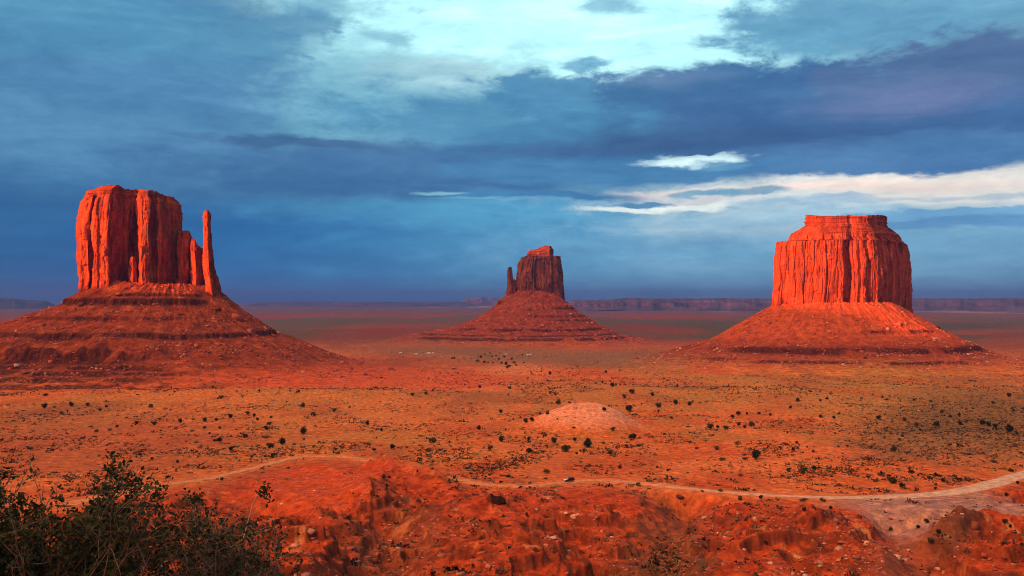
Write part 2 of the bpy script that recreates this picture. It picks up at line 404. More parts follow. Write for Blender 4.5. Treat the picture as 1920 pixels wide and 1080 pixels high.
def albedo(x, y, z, slope, rd):
    r = np.hypot(x, y); px, py = pix(x, y, base(x, y)); sh = x.shape
    n1 = fbm2(x/55, y/80, 5, .55, 201); n2 = fbm2(x/17, y/24, 4, .6, 203); n3 = fbm2(x/210, y/330, 4, .55, 205); n4 = fbm2(x/5, y/6, 3, .6, 207)
    c = np.zeros(sh+(3,)); c[:] = (.66, .155, .048)
    c = mixc(c, (.56, .10, .032), ss(-.05, .30, n1))
    c = mixc(c, (.70, .19, .075), ss(.0, .35, -n1+.4*n2)*.8)
    # badlands
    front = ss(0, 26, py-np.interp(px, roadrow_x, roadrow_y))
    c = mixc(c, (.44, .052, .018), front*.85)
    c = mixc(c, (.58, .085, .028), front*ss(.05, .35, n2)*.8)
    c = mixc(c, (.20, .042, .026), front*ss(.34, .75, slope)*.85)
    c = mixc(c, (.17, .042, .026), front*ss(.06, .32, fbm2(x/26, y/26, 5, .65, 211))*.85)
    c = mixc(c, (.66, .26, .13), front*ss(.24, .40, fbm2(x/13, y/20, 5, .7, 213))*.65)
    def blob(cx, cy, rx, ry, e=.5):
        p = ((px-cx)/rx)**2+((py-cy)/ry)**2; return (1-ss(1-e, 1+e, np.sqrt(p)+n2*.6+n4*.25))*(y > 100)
    c = mixc(c, (.17, .065, .045), blob(1235, 1010, 85, 60)*.8)  # gully shade painted into the ground colour
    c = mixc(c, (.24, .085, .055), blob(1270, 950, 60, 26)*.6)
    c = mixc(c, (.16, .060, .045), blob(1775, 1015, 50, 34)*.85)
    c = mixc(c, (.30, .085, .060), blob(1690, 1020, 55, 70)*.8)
    c = mixc(c, (.24, .07, .045), blob(740, 985, 90, 45)*.7)  # shaded right side of the ridge painted darker
    c = mixc(c, (.56, .085, .030), blob(600, 915, 130, 42)*.9)
    # open ground: grass tint, soil tones, painted cloud shade
    back = 1-front
    g = ss(.02, .30, n1*.5+n3*.8+.14)*back*ss(430, 700, r)*(1-.6*ss(1500, 2600, r))
    c = mixc(c, (.48, .19, .060), g*.7)
    c = mixc(c, (.46, .24, .075), blob(1600, 735, 330, 36, .6)*.65)
    c = mixc(c, (.52, .23, .085), blob(560, 765, 520, 40, .6)*.4)
    c = mixc(c, (.50, .075, .026), ss(.06, .30, fbm2(x/120, y/260, 5, .6, 261))*back*.4); c = mixc(c, (.26, .085, .045), ss(.12, .36, fbm2(x/170, y/420, 5, .6, 263))*back*.55)
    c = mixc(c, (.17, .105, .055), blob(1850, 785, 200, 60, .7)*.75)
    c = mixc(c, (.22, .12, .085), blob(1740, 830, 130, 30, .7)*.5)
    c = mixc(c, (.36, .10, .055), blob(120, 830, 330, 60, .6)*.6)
    c = mixc(c, (.20, .13, .09), blob(1230, 672, 420, 17, .6)*.8)  # cloud shadow painted as a dark strip on the plain
    c = mixc(c, (.20, .13, .09), blob(830, 657, 190, 8, .6)*.7)  # thinner strip of painted cloud shadow, farther left
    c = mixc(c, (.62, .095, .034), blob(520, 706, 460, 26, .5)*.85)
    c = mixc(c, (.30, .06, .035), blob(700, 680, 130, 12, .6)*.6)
    c = mixc(c, (.74, .26, .13), blob(970, 692, 60, 9, .5)*.6)
    # dome of pale sand
    dd = np.hypot(x-DOME[0], (y-DOME[1])/1.25)+7*n2
    c = mixc(c, (.80, .31, .24), (1-ss(32, 56, dd))*.92)
    # wash flat
    w1 = blob(1760, 944, 190, 19, .3)
    w1 = np.maximum(w1, blob(1800, 950, 190, 22, .3)); c = mixc(c, (.40, .21, .24), w1*.9); c = mixc(c, (.50, .25, .20), w1*ss(.1, .3, n4)*.7)
    # far plain
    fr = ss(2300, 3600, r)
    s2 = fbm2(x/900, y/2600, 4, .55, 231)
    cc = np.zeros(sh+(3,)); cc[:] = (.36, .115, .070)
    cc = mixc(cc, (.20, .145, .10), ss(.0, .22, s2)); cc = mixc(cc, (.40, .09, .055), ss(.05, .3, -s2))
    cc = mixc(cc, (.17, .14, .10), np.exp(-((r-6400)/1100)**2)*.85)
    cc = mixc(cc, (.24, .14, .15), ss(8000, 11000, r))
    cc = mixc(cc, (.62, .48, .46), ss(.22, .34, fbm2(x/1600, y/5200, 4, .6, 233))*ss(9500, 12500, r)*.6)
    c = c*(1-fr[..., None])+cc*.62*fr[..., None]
    # road verge
    c = mixc(c, (.64, .20, .105), (1-ss(4, 12, rd))*.6)
    # rim
    c = mixc(c, (.34, .10, .055), 1-ss(60, 120, r))
    c *= (1+.55*n4*(.25+.75*ss(38, 56, dd)))[..., None]
    return c
gy_ = np.gradient(Z, axis=0)/np.maximum(np.gradient(RR, axis=0), 1e-3); gx_ = np.gradient(Z, axis=1)/np.maximum(np.abs(np.gradient(X, axis=1))+np.abs(np.gradient(Y, axis=1)), 1e-3)
slope = np.hypot(gy_, gx_)
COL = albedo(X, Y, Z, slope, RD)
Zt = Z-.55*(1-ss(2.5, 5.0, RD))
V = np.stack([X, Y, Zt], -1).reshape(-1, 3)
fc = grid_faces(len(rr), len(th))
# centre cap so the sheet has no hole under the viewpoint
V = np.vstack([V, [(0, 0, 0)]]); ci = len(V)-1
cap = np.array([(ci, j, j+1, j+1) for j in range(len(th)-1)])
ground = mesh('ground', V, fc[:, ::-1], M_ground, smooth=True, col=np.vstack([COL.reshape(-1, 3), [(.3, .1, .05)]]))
capm = mesh('ground', np.vstack([V[:len(th)], V[ci:]]), np.stack([np.arange(len(th)-1), np.full(len(th)-1, len(th)), np.arange(len(th)-1)+1], 1), M_ground, smooth=True, col=np.full((len(th)+1, 3), (.3, .1, .05)))
tag(ground, kind='structure'); tag(capm, kind='structure')

# road
def road_mesh():
    P = resample(ROAD, 1.6); n = len(P); tx = np.gradient(P[:, 0]); ty = np.gradient(P[:, 1]); L = np.hypot(tx, ty); nx, ny = -ty/L, tx/L
    s = np.linspace(-1, 1, 17); hw = P[:, 2:3]*.5*(1+.10*pn2(np.arange(n)/14.0, np.zeros(n), 3)[:, None])
    X = P[:, 0:1]+nx[:, None]*s*hw; Y = P[:, 1:2]+ny[:, None]*s*hw
    Z = base(X, Y)+.12-.55*ss(.80, 1, np.abs(s))[None]+0*X
    n2 = fbm2(X/3, Y/3, 4, .6, 7)
    c = np.zeros(X.shape+(3,)); c[:] = (.66, .26, .15)
    f = ss(.0, 1.0, (P[:, 0:1]-20)/120)+0*X
    c = mixc(c, (.68, .42, .42), f)
    rut = np.exp(-((np.abs(s)-.42)/.13)**2)[None]+0*X
    c = mixc(c, (.72, .44, .31), rut*f*.6); c *= (1+.35*n2)[..., None]
    c = mixc(c, (.55, .13, .055), ss(.72, 1, np.abs(s))[None]+0*X)
    return mesh('dirt_road', np.stack([X, Y, Z], -1).reshape(-1, 3), grid_faces(n, 17), M_ground, smooth=True, col=c.reshape(-1, 3))
tag(road_mesh(), kind='structure')

# ------------------------------------------------------------------ buttes
def closed_loop(front, back, n):          # front: (px, depth) from left to right; back: depth of the far side
    Fp = np.array(front, float); L0, R0 = Fp[0, 0], Fp[-1, 0]
    a = np.linspace(0, math.pi, 24)[1:-1]; cx = (L0+R0)/2; hw = (R0-L0)/2
    d0 = Fp[-1, 1]; d1 = Fp[0, 1]
    bx = cx+hw*np.cos(a)*1.0; bd = np.interp(a, [0, math.pi], [d0, d1])+back*np.sin(a)**.8
    return np.vstack([Fp, np.stack([bx, bd], 1), Fp[:1]]), L0, R0
def tower(name, parent, org, D, front, back, left, right, top, zbot, ncol, nrow, flute, seed, colf, capz=2.0, label=None, strata=None, scale=1.0, jag=1.5):
    k = D/F; loop, L0, R0 = closed_loop(front, back, 0)
    Lm = loop.copy(); Lm[:, 0] = (loop[:, 0]-960)*k
    Q = resample(Lm, np.hypot(*np.diff(Lm, axis=0).T).sum()/ncol)[:-1]
    xn = np.clip((Q[:, 0]-(L0-960)*k)/((R0-L0)*k), 0, 1); dep = Q[:, 1]
    zf = lambda py: CAMZ+(562-py)*k
    lz = np.array(sorted([(zf(b), (a-960)*k) for a, b in left])); rz = np.array(sorted([(zf(b), (a-960)*k) for a, b in right]))
    tx = np.array([((a-L0)/(R0-L0), zf(b)) for a, b in top])
    W0 = (R0-L0)*k
    zt = np.interp(xn, tx[:, 0], tx[:, 1]); zt = zt+np.maximum(zt, 0)*np.clip(dep, -20, 90)/D; qj = np.floor(Q[:, 0]/5+1.3*pn2(Q[:, 0]/7, Q[:, 1]/7, seed)); zt = zt+jag*(_h(qj, np.floor(Q[:, 1]/7), qj*0, seed+9)/2147483648.0-1)+.6*jag*pn2(Q[:, 0]/3, Q[:, 1]/3, seed+2); t = np.linspace(0, 1, nrow)[:, None]
    Zr = zbot+(zt[None]-zbot)*t
    Lx = np.interp(Zr, lz[:, 0], lz[:, 1]); Rx = np.interp(Zr, rz[:, 0], rz[:, 1])
    X = Lx+(Rx-Lx)*xn[None]; Yc = D+back*.35; kk = (Rx-Lx)/W0
    kn = max(int(len(Q)*.10)|1, 3); ds = np.convolve(np.r_[dep[-kn:], dep, dep[:kn]], np.ones(kn)/kn, 'same')[kn:-kn]
    sm = (ss(strata[0]-6, strata[0]+8, Zr) if strata and strata[0] > 5 else 0*Zr)*.85
    Y = Yc+(D+(dep[None]*(1-sm)+ds[None]*sm)-Yc)*kk
    X = X*(1+(Y-D)/D)                     # the flanks narrow or widen with depth so the plan stays a wedge
    # outward normal in plan
    dx = np.roll(Q[:, 0], -2)-np.roll(Q[:, 0], 2); dy = np.roll(Q[:, 1], -2)-np.roll(Q[:, 1], 2); L = np.hypot(dx, dy)+1e-6
    nx, ny = dy/L, -dx/L
    ker = np.ones(7)/7
    nx = np.convolve(np.r_[nx[-3:], nx, nx[:3]], ker, 'valid'); ny = np.convolve(np.r_[ny[-3:], ny, ny[:3]], ker, 'valid')
    f = flute
    A = fbm3(X/(f*3.4), Y/(f*3.4), Zr/(f*3.6), 4, .55, seed); B = 1-np.abs(fbm3(X/f, Y/f, Zr/(f*5.5), 3, .5, seed+50))*2.2
    Cc = fbm3(X/(f*.33), Y/(f*.33), Zr/(f*.7), 3, .6, seed+90)
    crack = -np.clip(B, 0, 1)**7
    sa = np.arange(len(Q))[None]*(np.hypot(*np.diff(Lm, axis=0).T).sum()/len(Q))
    def blocks(lw, lz_, sd, wob):
        q = (sa+wob*fbm3(X/(lw*2.5), Y/(lw*2.5), Zr/(lw*3), 2, .5, sd))/lw; i = np.floor(q); sh = _h(i, i*0, i*0, sd)/4294967296.0
        j = np.floor(Zr/(lz_*(.6+.9*sh))+sh*9+.25*fbm3(X/9, Y/9, Zr/9, 2, .5, sd+1)); v = _h(i, j, i*0, sd+2)/4294967296.0-.5
        fr = q-i; return v, np.minimum(fr, 1-fr)
    v1, e1 = blocks(f*1.5, f*7, seed+201, f*.7); v2, e2 = blocks(f*.55, f*2.2, seed+203, f*.35); v3, e3 = blocks(f*.25, f*.8, seed+205, f*.2)
    off = (A*.50*f+crack*.24*f*ss(-.2, .4, fbm3(X/(f*4), Y/(f*4), Zr/(f*5), 2, .5, seed+77))+Cc*.10*f + v1*f*.46 + v2*f*.24*(1+A) + v3*f*.10 - f*.07*np.exp(-(e2/.10)**2))*scale - f*.20*np.exp(-(e1/.05)**2)
    if strata is None: strata = (0, 0)
    zc, amt = strata                       # above zc the rock is thin-bedded
    sb = ss(zc-4, zc+6, Zr) if zc else 0*Zr
    bed = fbm3(X/60, Y/60, Zr/2.6, 3, .7, seed+7)
    off = off*(1-.8*sb)+bed*amt*(.22+sb)+.8*scale*fbm3(X/40, Y/40, Zr/7, 3, .6, seed+8)
    X2 = X+nx[None]*off; Y2 = Y+ny[None]*off
    rows = [np.stack([X2, Y2, Zr], -1)]
    cx, cy = X2[-1].mean(), Y2[-1].mean(); m = 14
    for j in range(1, m+1):
        s = 1-j/m; xx = cx+(X2[-1]-cx)*s; yy = cy+(Y2[-1]-cy)*s
        zz = np.interp(xn.min()+(xx-X2[-1].min())/(X2[-1].max()-X2[-1].min()+1e-6), tx[:, 0], tx[:, 1])
        zz = zz*(1-s)+Zr[-1]*s + capz*(1-s*s)*.5 + fbm3(xx/6, yy/6, xx*0, 3, .6, seed+3)*.6*(1-s**4)
        rows.append(np.stack([xx, yy, zz], -1)[None])
    G = np.concatenate(rows, 0); nr = G.shape[0]
    crk = np.zeros(G.shape[:2]); crk[:nrow] = crack; bd = np.zeros(G.shape[:2]); bd[:nrow] = bed; sbf = np.ones(G.shape[:2]); sbf[:nrow] = sb if zc else 0
    col = colf(G[..., 0], G[..., 1], G[..., 2], crk, bd, sbf)
    V = G.reshape(-1, 3)-org[None]
    o = mesh(name, V, grid_faces(nr, len(Q), True), M_rock, parent, col=col.reshape(-1, 3))
    if label: o['label'] = label
    return o
def rock_color(basec, dark, light, seed):
    def f(x, y, z, crk, bd, sb):
        c = np.zeros(x.shape+(3,)); c[:] = basec
        n = fbm3(x/16, y/16, z/60, 4, .6, seed); m = fbm3(x/5, y/5, z/34, 3, .6, seed+4)
        c = mixc(c, dark, ss(.05, .5, n)*.7); c = mixc(c, light, ss(.1, .5, -n)*.6)
        c *= (1+.28*m)[..., None]; c = mixc(c, tuple(q*.5 for q in dark), np.clip(-crk, 0, 1)*.35)
        c = mixc(c, dark, ss(.0, .4, bd)*(.25+.5*sb)); return c
    return f
def talus(name, parent, org, cx, cy, ax, ay, pl, pr, pf, ledges, seed, colr, nth=900, nd=330, amp=1.0, lit_top=None):
    # rings around an ellipse (ax, ay); profiles are (distance, height above the plain) left, right, front
    t = np.linspace(0, 2*math.pi, nth, endpoint=False); dmax = max(p[-1][0] for p in (pl, pr, pf))
    s = np.linspace(0, 1, nd)[:, None]; d = -25+(dmax+25)*s**1.15
    ct, st = np.cos(t)[None], np.sin(t)[None]
    X = cx+(ax+d)*ct; Y = cy+(ay+d)*st
    hL, hR, hF = (np.interp(d, [q[0] for q in p], [q[1] for q in p]) for p in (pl, pr, pf))
    wl = np.clip(-ct, 0, 1)**2; wr = np.clip(ct, 0, 1)**2; wf = st**2
    h = hL*wl+hR*wr+hF*wf; h = np.where(d < 0, h+np.minimum(-d, 25)*.55, h)
    top = max(h.max(), 1)
    ang = t[None]*(ax+ay)*.5
    gl = rid2(X/38+0*d, Y/38, 4, .55, seed)
    w = np.clip(h/40, 0, 1)
    rad = np.stack([fbm2(np.cos(t)*r_, np.sin(t)*r_, 3, .6, seed+5) for r_ in (9, 26)])
    h = h+w*amp*(2.6*rad[0][None]+1.0*rad[1][None]*(1-.5*s) + (gl-.6)*2.4 + fbm2(X/9, Y/9, 4, .65, seed+9)*1.3 + fbm2(X/2.6, Y/2.6, 2, .6, seed+13)*.6)
    rg = rid2(ang/19+.4*fbm2(X/40, Y/40, 2, s=seed+51), d/150, 3, .5, seed+53); h = h+w*amp*(rg-.6)*3.6*np.clip(h/70, 0, 1)
    b = base(X, Y); Z = b+h; shade = np.zeros_like(Z)
    for (zl, hh, a0, a1, st_) in ledges:   # bed level, cliff height, arc it shows on (degrees, -90 faces the viewpoint), strength
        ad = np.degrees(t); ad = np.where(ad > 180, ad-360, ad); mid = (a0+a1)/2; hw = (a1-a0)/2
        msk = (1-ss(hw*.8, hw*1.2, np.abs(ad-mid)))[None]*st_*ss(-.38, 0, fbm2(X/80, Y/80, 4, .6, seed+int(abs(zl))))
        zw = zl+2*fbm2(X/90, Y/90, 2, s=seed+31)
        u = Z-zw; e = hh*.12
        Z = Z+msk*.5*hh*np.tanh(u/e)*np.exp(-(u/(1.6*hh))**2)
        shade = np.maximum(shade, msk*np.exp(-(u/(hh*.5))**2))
    slope = np.abs(np.gradient(Z, axis=0)/np.gradient(d, axis=0))
    n = fbm2(X/26, Y/26, 5, .6, seed+41); m = fbm2(X/4.5, Y/4.5, 3, .65, seed+43)
    c = np.zeros(X.shape+(3,)); c[:] = colr[0]
    c = mixc(c, colr[1], ss(0, .35, n)); c = mixc(c, colr[2], ss(.1, .4, -n)*.7)
    if lit_top is not None: c = mixc(c, lit_top, ss(34, 74, h+14*n)*.9)  # upper slope coloured brighter and redder, standing in for sunlight on it
    c *= (1+.5*m*(1-.5*ss(40, 80, h) if lit_top is not None else 1))[..., None]
    gcol = albedo(X, Y, b, 0*X, np.full(X.shape, 99.)); k = 1-ss(3, 34, h); c = c*(1-k[..., None])+gcol*k[..., None]
    c = mixc(c, (.060, .018, .016), np.clip(shade*1.25, 0, 1)*.9*ss(-.5, .1, m+.1))  # dark ledge bands: rock layers with overhang shadow painted in
    G = np.stack([X, Y, Z], -1)
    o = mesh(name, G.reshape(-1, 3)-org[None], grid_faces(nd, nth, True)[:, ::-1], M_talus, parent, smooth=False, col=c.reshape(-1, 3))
    return o, G

RC = rock_color((.37, .070, .030), (.15, .038, .025), (.50, .112, .05), 5)
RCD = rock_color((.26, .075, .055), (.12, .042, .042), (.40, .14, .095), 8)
TC = [(.30, .056, .025), (.17, .040, .026), (.42, .11, .05)]

# left butte with a thin thumb of rock
D1 = 1600.; o1 = np.array((*at(275, 560, D1)[:2], -133.)); b1 = empty('sandstone_butte', o1)
tag(b1, 'tall left butte with a thin separate thumb of rock at its right end', 'butte', 'three sandstone buttes standing in the valley')
tower('cliff', b1, o1, D1, [(148, 60), (151, 10), (166, 4), (170, 16), (174, 16), (177, -4), (203, -8), (206, 8), (226, 34), (240, 40), (257, 62), (259, 20), (262, -4), (278, 0), (280, 14), (294, 26), (296, 14), (300, 20),
    (314, 44), (330, 60), (340, 90)], 110,
    [(146, 560), (148, 530), (146, 480), (145, 442), (149, 400), (155, 370), (161, 352), (172, 346)], [(345, 560), (343, 520), (342, 470), (341, 430), (341, 400), (339, 375), (333, 366)],
    [(148, 358), (160, 354), (172, 350), (184, 345), (205, 346), (218, 353), (240, 356), (268, 354), (292, 358), (315, 367), (334, 371), (340, 378)], -4., 900, 260, 12., 11, RC, strata=(at(0, 368, D1)[2], 3.0))
tower('shoulder', b1, o1, D1+20, [(312, 70), (326, 20), (342, 34), (352, 50), (354, 22), (362, 16), (372, 30), (380, 44), (384, 40), (398, 58), (402, 56), (413, 84)], 50,
    [(318, 560), (326, 520), (330, 440)], [(416, 560), (413, 546), (411, 525), (407, 500), (404, 480), (400, 440)],
    [(312, 440), (341, 432), (344, 447), (352, 449), (362, 450), (366, 462), (376, 466), (384, 470), (396, 470), (402, 478), (408, 522), (413, 540)], -6., 620, 150, 9., 23, RC, 1.0, jag=4.5)
tower('thumb', b1, o1, D1+12, [(378, 12), (381, 0), (388, -3), (394, 4), (397, 16)], 16,
    [(385, 560), (381, 500), (380.5, 450), (381.5, 420), (381, 400), (383, 396)], [(412, 560), (403, 520), (398.5, 480), (396.5, 450), (395, 430), (395.5, 402), (393, 396)],
    [(378, 398), (382, 395), (393, 395), (397, 400)], -2., 260, 220, 5., 31, RC, .6)
GT = []
tower('pinnacle', b1, o1, D1+8, [(240, 26), (242, 10), (249, 4), (256, 10), (258, 26)], 14, [(239, 560), (241, 500), (243, 484)], [(260, 560), (257, 500), (255, 484)],
    [(240, 486), (246, 480), (253, 481), (258, 487)], -4., 160, 90, 4., 37, RC, .6)
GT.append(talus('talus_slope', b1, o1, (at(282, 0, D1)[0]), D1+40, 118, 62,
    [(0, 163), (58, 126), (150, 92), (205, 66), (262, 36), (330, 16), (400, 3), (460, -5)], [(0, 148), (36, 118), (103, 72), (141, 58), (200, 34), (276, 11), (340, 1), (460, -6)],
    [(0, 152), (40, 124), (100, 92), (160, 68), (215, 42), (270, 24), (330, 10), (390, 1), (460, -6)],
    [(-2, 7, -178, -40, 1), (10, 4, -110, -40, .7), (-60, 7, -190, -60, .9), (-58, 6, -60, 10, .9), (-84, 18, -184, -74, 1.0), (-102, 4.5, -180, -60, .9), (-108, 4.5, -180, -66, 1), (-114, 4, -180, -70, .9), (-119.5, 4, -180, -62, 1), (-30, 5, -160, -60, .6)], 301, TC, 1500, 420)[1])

# middle butte, farther off
D2 = 3300.; o2 = np.array((*at(1005, 560, D2)[:2], -149.)); b2 = empty('sandstone_butte', o2)
tag(b2, 'small distant middle butte with a stubby thumb on its left side', 'butte', 'three sandstone buttes standing in the valley')
tower('cliff', b2, o2, D2, [(968, 60), (974, 16), (986, 0), (1002, -6), (1004, 8), (1020, 0), (1035, 4), (1037, 18), (1047, 14), (1057, 60)], 110,
    [(962, 575), (967, 545), (969, 510), (972, 492), (977, 483)], [(1060, 575), (1057, 545), (1055, 510), (1053, 490), (1051, 481)],
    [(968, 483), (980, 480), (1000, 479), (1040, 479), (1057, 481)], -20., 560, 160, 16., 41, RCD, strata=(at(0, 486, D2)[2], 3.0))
tower('cap_rock', b2, o2, D2+10, [(989, 50), (992, 12), (1010, 0), (1030, 0), (1037, 40)], 50,
    [(988, 484), (989, 472), (991, 469), (1001, 467), (1003, 463)], [(1039, 484), (1037, 470), (1037, 466), (1035, 463)],
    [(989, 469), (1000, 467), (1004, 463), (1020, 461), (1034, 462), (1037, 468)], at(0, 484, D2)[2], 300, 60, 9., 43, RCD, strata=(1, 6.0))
tower('thumb', b2, o2, D2, [(948, 30), (952, 6), (957, 0), (965, 6), (974, 30)], 30,
    [(948, 575), (950, 550), (951, 525), (952, 505), (953, 500)], [(984, 575), (975, 545), (972, 530), (960, 505), (959, 500)],
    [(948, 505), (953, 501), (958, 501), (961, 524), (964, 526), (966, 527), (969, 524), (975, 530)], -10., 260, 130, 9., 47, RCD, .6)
GT.append(talus('talus_slope', b2, o2, at(1003, 0, D2)[0], D2+40, 104, 74,
    [(0, 172), (65, 112), (125, 76), (215, 46), (340, 24), (440, 6), (500, -5)], [(0, 156), (65, 104), (145, 54), (234, 16), (320, 2), (500, -6)],
    [(0, 172), (60, 124), (140, 76), (220, 42), (300, 20), (400, 4), (500, -6)],
    [(-30, 7, -80, 10, .7), (-58, 6, -100, 0, .5), (-72, 5, -80, -10, .6), (-104, 6, -150, -20, .8), (-122, 4, -170, -20, .7), (-10, 7, -185, -150, 1), (-132, 5, -150, -30, 1)], 321, [(.30, .060, .034), (.20, .048, .034), (.38, .11, .06)], 900, 260, 1.4)[1])

# right butte, broad and flat-topped
D3 = 1950.; o3 = np.array((*at(1580, 560, D3)[:2], -140.)); b3 = empty('sandstone_butte', o3)
tag(b3, 'broad flat-topped right butte glowing bright red, without a thumb', 'butte', 'three sandstone buttes standing in the valley')
tower('cliff', b3, o3, D3, [(1448, 90), (1452, 34), (1462, 22), (1476, 18), (1480, 6), (1500, -2), (1520, -6), (1545, -14), (1549, -6), (1551, -14), (1580, -14), (1586, 6), (1592, 14), (1596, -4), (1606, -8), (1612, -2), (1616, -10),
    (1622, -8), (1630, 8), (1633, -2), (1647, 2), (1655, 32), (1661, 30), (1671, 66), (1674, 60), (1684, 98), (1687, 94), (1696, 134), (1700, 134), (1709, 180)], 90,
    [(1444, 620), (1447, 575), (1450, 545), (1454, 520), (1453, 480), (1455, 451), (1479, 449), (1481, 440), (1484, 434), (1505, 423), (1509, 421), (1512, 418), (1509, 412), (1511, 408)],
    [(1716, 620), (1709, 580), (1710, 545), (1709, 500), (1704, 470), (1701, 450), (1690, 443), (1688, 433), (1672, 422), (1665, 418), (1664, 408)],
    [(1448, 405), (1540, 404), (1580, 402), (1620, 404), (1709, 405)], at(0, 610, D3)[2], 1300, 330, 15., 61, RC, scale=.72, strata=(at(0, 442, D3)[2], 3.4))
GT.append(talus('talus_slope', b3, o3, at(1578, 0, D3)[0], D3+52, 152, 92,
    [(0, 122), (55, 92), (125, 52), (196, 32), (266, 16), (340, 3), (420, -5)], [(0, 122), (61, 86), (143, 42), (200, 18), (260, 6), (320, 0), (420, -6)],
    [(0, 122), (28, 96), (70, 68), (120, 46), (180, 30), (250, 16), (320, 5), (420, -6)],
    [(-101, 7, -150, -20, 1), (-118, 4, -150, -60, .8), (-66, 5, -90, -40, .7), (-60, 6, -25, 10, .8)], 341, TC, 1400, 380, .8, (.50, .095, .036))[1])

# far hills
def hills(px0, px1, D, topf, depth, seed, c0):
    n = int((px1-px0)*1.2); a = np.linspace(px0, px1, n); dd = np.linspace(0, 1, 70)[:, None]
    k = D/F; f0 = 1500*fbm2(a/90, a*0+.37, 4, .5, seed)[None]+0*dd
    dep = depth*dd; Y = D+dep-200+0*a[None]; X = (a[None]-960)/F*Y; dep = dep+0*Y
    zt = CAMZ+(562-topf(a))*k; g = -152.
    u = (dep-f0*.35-700)
    u = u+260*fbm2(X/420, Y/420, 4, .6, seed+5); h = .40*ss(-700, 100, u)+.22*ss(0, 90, u)+.20*ss(700, 900, u)+.18*ss(1300, 1450, u)
    h = h*(1-ss(.85, 1, dd)); edge = ss(0, 40, a-px0)*ss(0, 40, px1-a)
    Z = g-3+(zt[None]-g)*h*edge[None]+12*fbm2(X/300, Y/300, 4, .6, seed)*h
    nn = fbm2(X/700, Y/700, 4, .6, seed+9); c = np.zeros(X.shape+(3,)); c[:] = c0; c *= (1+.6*nn)[..., None]
    return tag(mesh('hills', np.stack([X, Y, Z], -1).reshape(-1, 3), grid_faces(70, n), M_hill, smooth=False, col=c.reshape(-1, 3)), kind='structure')
hills(1040, 2300, 12500, lambda a: 559.0+1.2*fbm2(a/60, a*0, 3, s=3)-3*np.exp(-((a-1185)/22)**2)+3*ss(1300, 1060, a), 5000, 401, (.10, .065, .09))
hills(845, 985, 24000, lambda a: 557.5+3.5*fbm2(a/14, a*0, 3, s=6), 3000, 411, (.13, .085, .12))
hills(-300, 120, 15000, lambda a: 556+ss(-50, 110, a)*9+1.0*fbm2(a/30, a*0, 3, s=6), 4000, 421, (.06, .06, .08))
hills(450, 900, 20000, lambda a: 566+1.0*fbm2(a/40, a*0, 3, s=6), 3000, 431, (.08, .07, .11))
# the mesa at the left, out of the picture, whose shadow lies over the valley floor
def west_mesa():
    u = np.linspace(-1800, 4200, 300)[:, None]; v = np.array([-520, -420, -300, -180, -120, -105, -60, 60, 105, 120, 180, 300, 420, 520.])[None]
    topz = np.interp(u, [-1800, 300, 900, 1000, 1080, 1300, 1450, 1600, 1950, 2150, 2400, 3000, 4200], [240, 240, 190, 190, 232, 242, 205, 158, 160, 330, 455, 455, 350])
    topz = topz+8*fbm2(u/60, u*0, 3, s=4)
    prof = np.interp(np.abs(v), [0, 60, 105, 120, 180, 300, 420, 520], [1, 1, .97, .6, .48, .25, .08, -.05])
    a = -1250+v*1.0+14*fbm2(u/40, v/80, 3, s=9)
    X = a*.8-u*.6; Y = a*.6+u*.8; Z = -140+(topz+140)*prof+0*X
    c = np.zeros(X.shape+(3,)); c[:] = (.4, .1, .05)
    return tag(mesh('hills', np.stack([X, Y, Z], -1).reshape(-1, 3), grid_faces(300, v.shape[1]), M_talus, col=c.reshape(-1, 3)), kind='structure')
west_mesa()

# air between the viewpoint and the horizon
HZ = np.array([(x, y, z) for x in (-61000, 61000) for y in (-61000, 61000) for z in (-190, 540)], float)
hm = bpy.data.materials.new('haze'); hm.use_nodes = True; ht = NT(hm.node_tree); ht.n.remove(ht.n['Principled BSDF'])
pv = ht.new('ShaderNodeVolumePrincipled'); pv.inputs['Density'].default_value = 3.6e-5; pv.inputs['Color'].default_value = (.07, .24, .85, 1); pv.inputs['Anisotropy'].default_value = 0
ht.l.new(pv.outputs[0], ht.n['Material Output'].inputs['Volume'])
hz = mesh('haze', HZ, np.array([(0, 1, 3, 2), (4, 6, 7, 5), (0, 4, 5, 1), (2, 3, 7, 6), (0, 2, 6, 4), (1, 5, 7, 3)]), hm); tag(hz, kind='stuff')

# ------------------------------------------------------------------ plants
rng = np.random.default_rng(7); random.seed(7)
def leaves_quads(P, size, rs, flat=.0):
    n = len(P); a = rs.normal(size=(n, 3)); a /= np.linalg.norm(a, axis=1)[:, None]; b = np.cross(a, rs.normal(size=(n, 3))); b /= np.linalg.norm(b, axis=1)[:, None]+1e-9
    a = a*size[:, None]; b = b*(size*.55)[:, None]
    V = np.stack([P-a, P+b, P+a, P-b], 1).reshape(-1, 3); return V, np.arange(4*n).reshape(-1, 4)
def tube(pts, rad, V, Fq, k=4):
    base_i = len(V)
    for i, p in enumerate(pts):
        d = (pts[min(i+1, len(pts)-1)]-pts[max(i-1, 0)]); d = d/(np.linalg.norm(d)+1e-9); u = np.cross(d, (0.3, .2, 1.0)); u = u/(np.linalg.norm(u)+1e-9); v = np.cross(d, u)
        for j in range(k):
            an = 2*math.pi*j/k; V.append(p+(u*math.cos(an)+v*math.sin(an))*rad[i])
    for i in range(len(pts)-1):
        for j in range(k): j2 = (j+1) % k; Fq.append((base_i+i*k+j, base_i+i*k+j2, base_i+(i+1)*k+j2, base_i+(i+1)*k+j))
M_jun = plain('juniper_foliage', (.040, .045, .018), .9, .05, .5, 2.5)
M_jun2 = plain('juniper_foliage', (.075, .075, .032), .9, .05, .5, 2.5)
M_sage = plain('sagebrush_foliage', (.13, .115, .055), .95, .05, .4, 2.5)
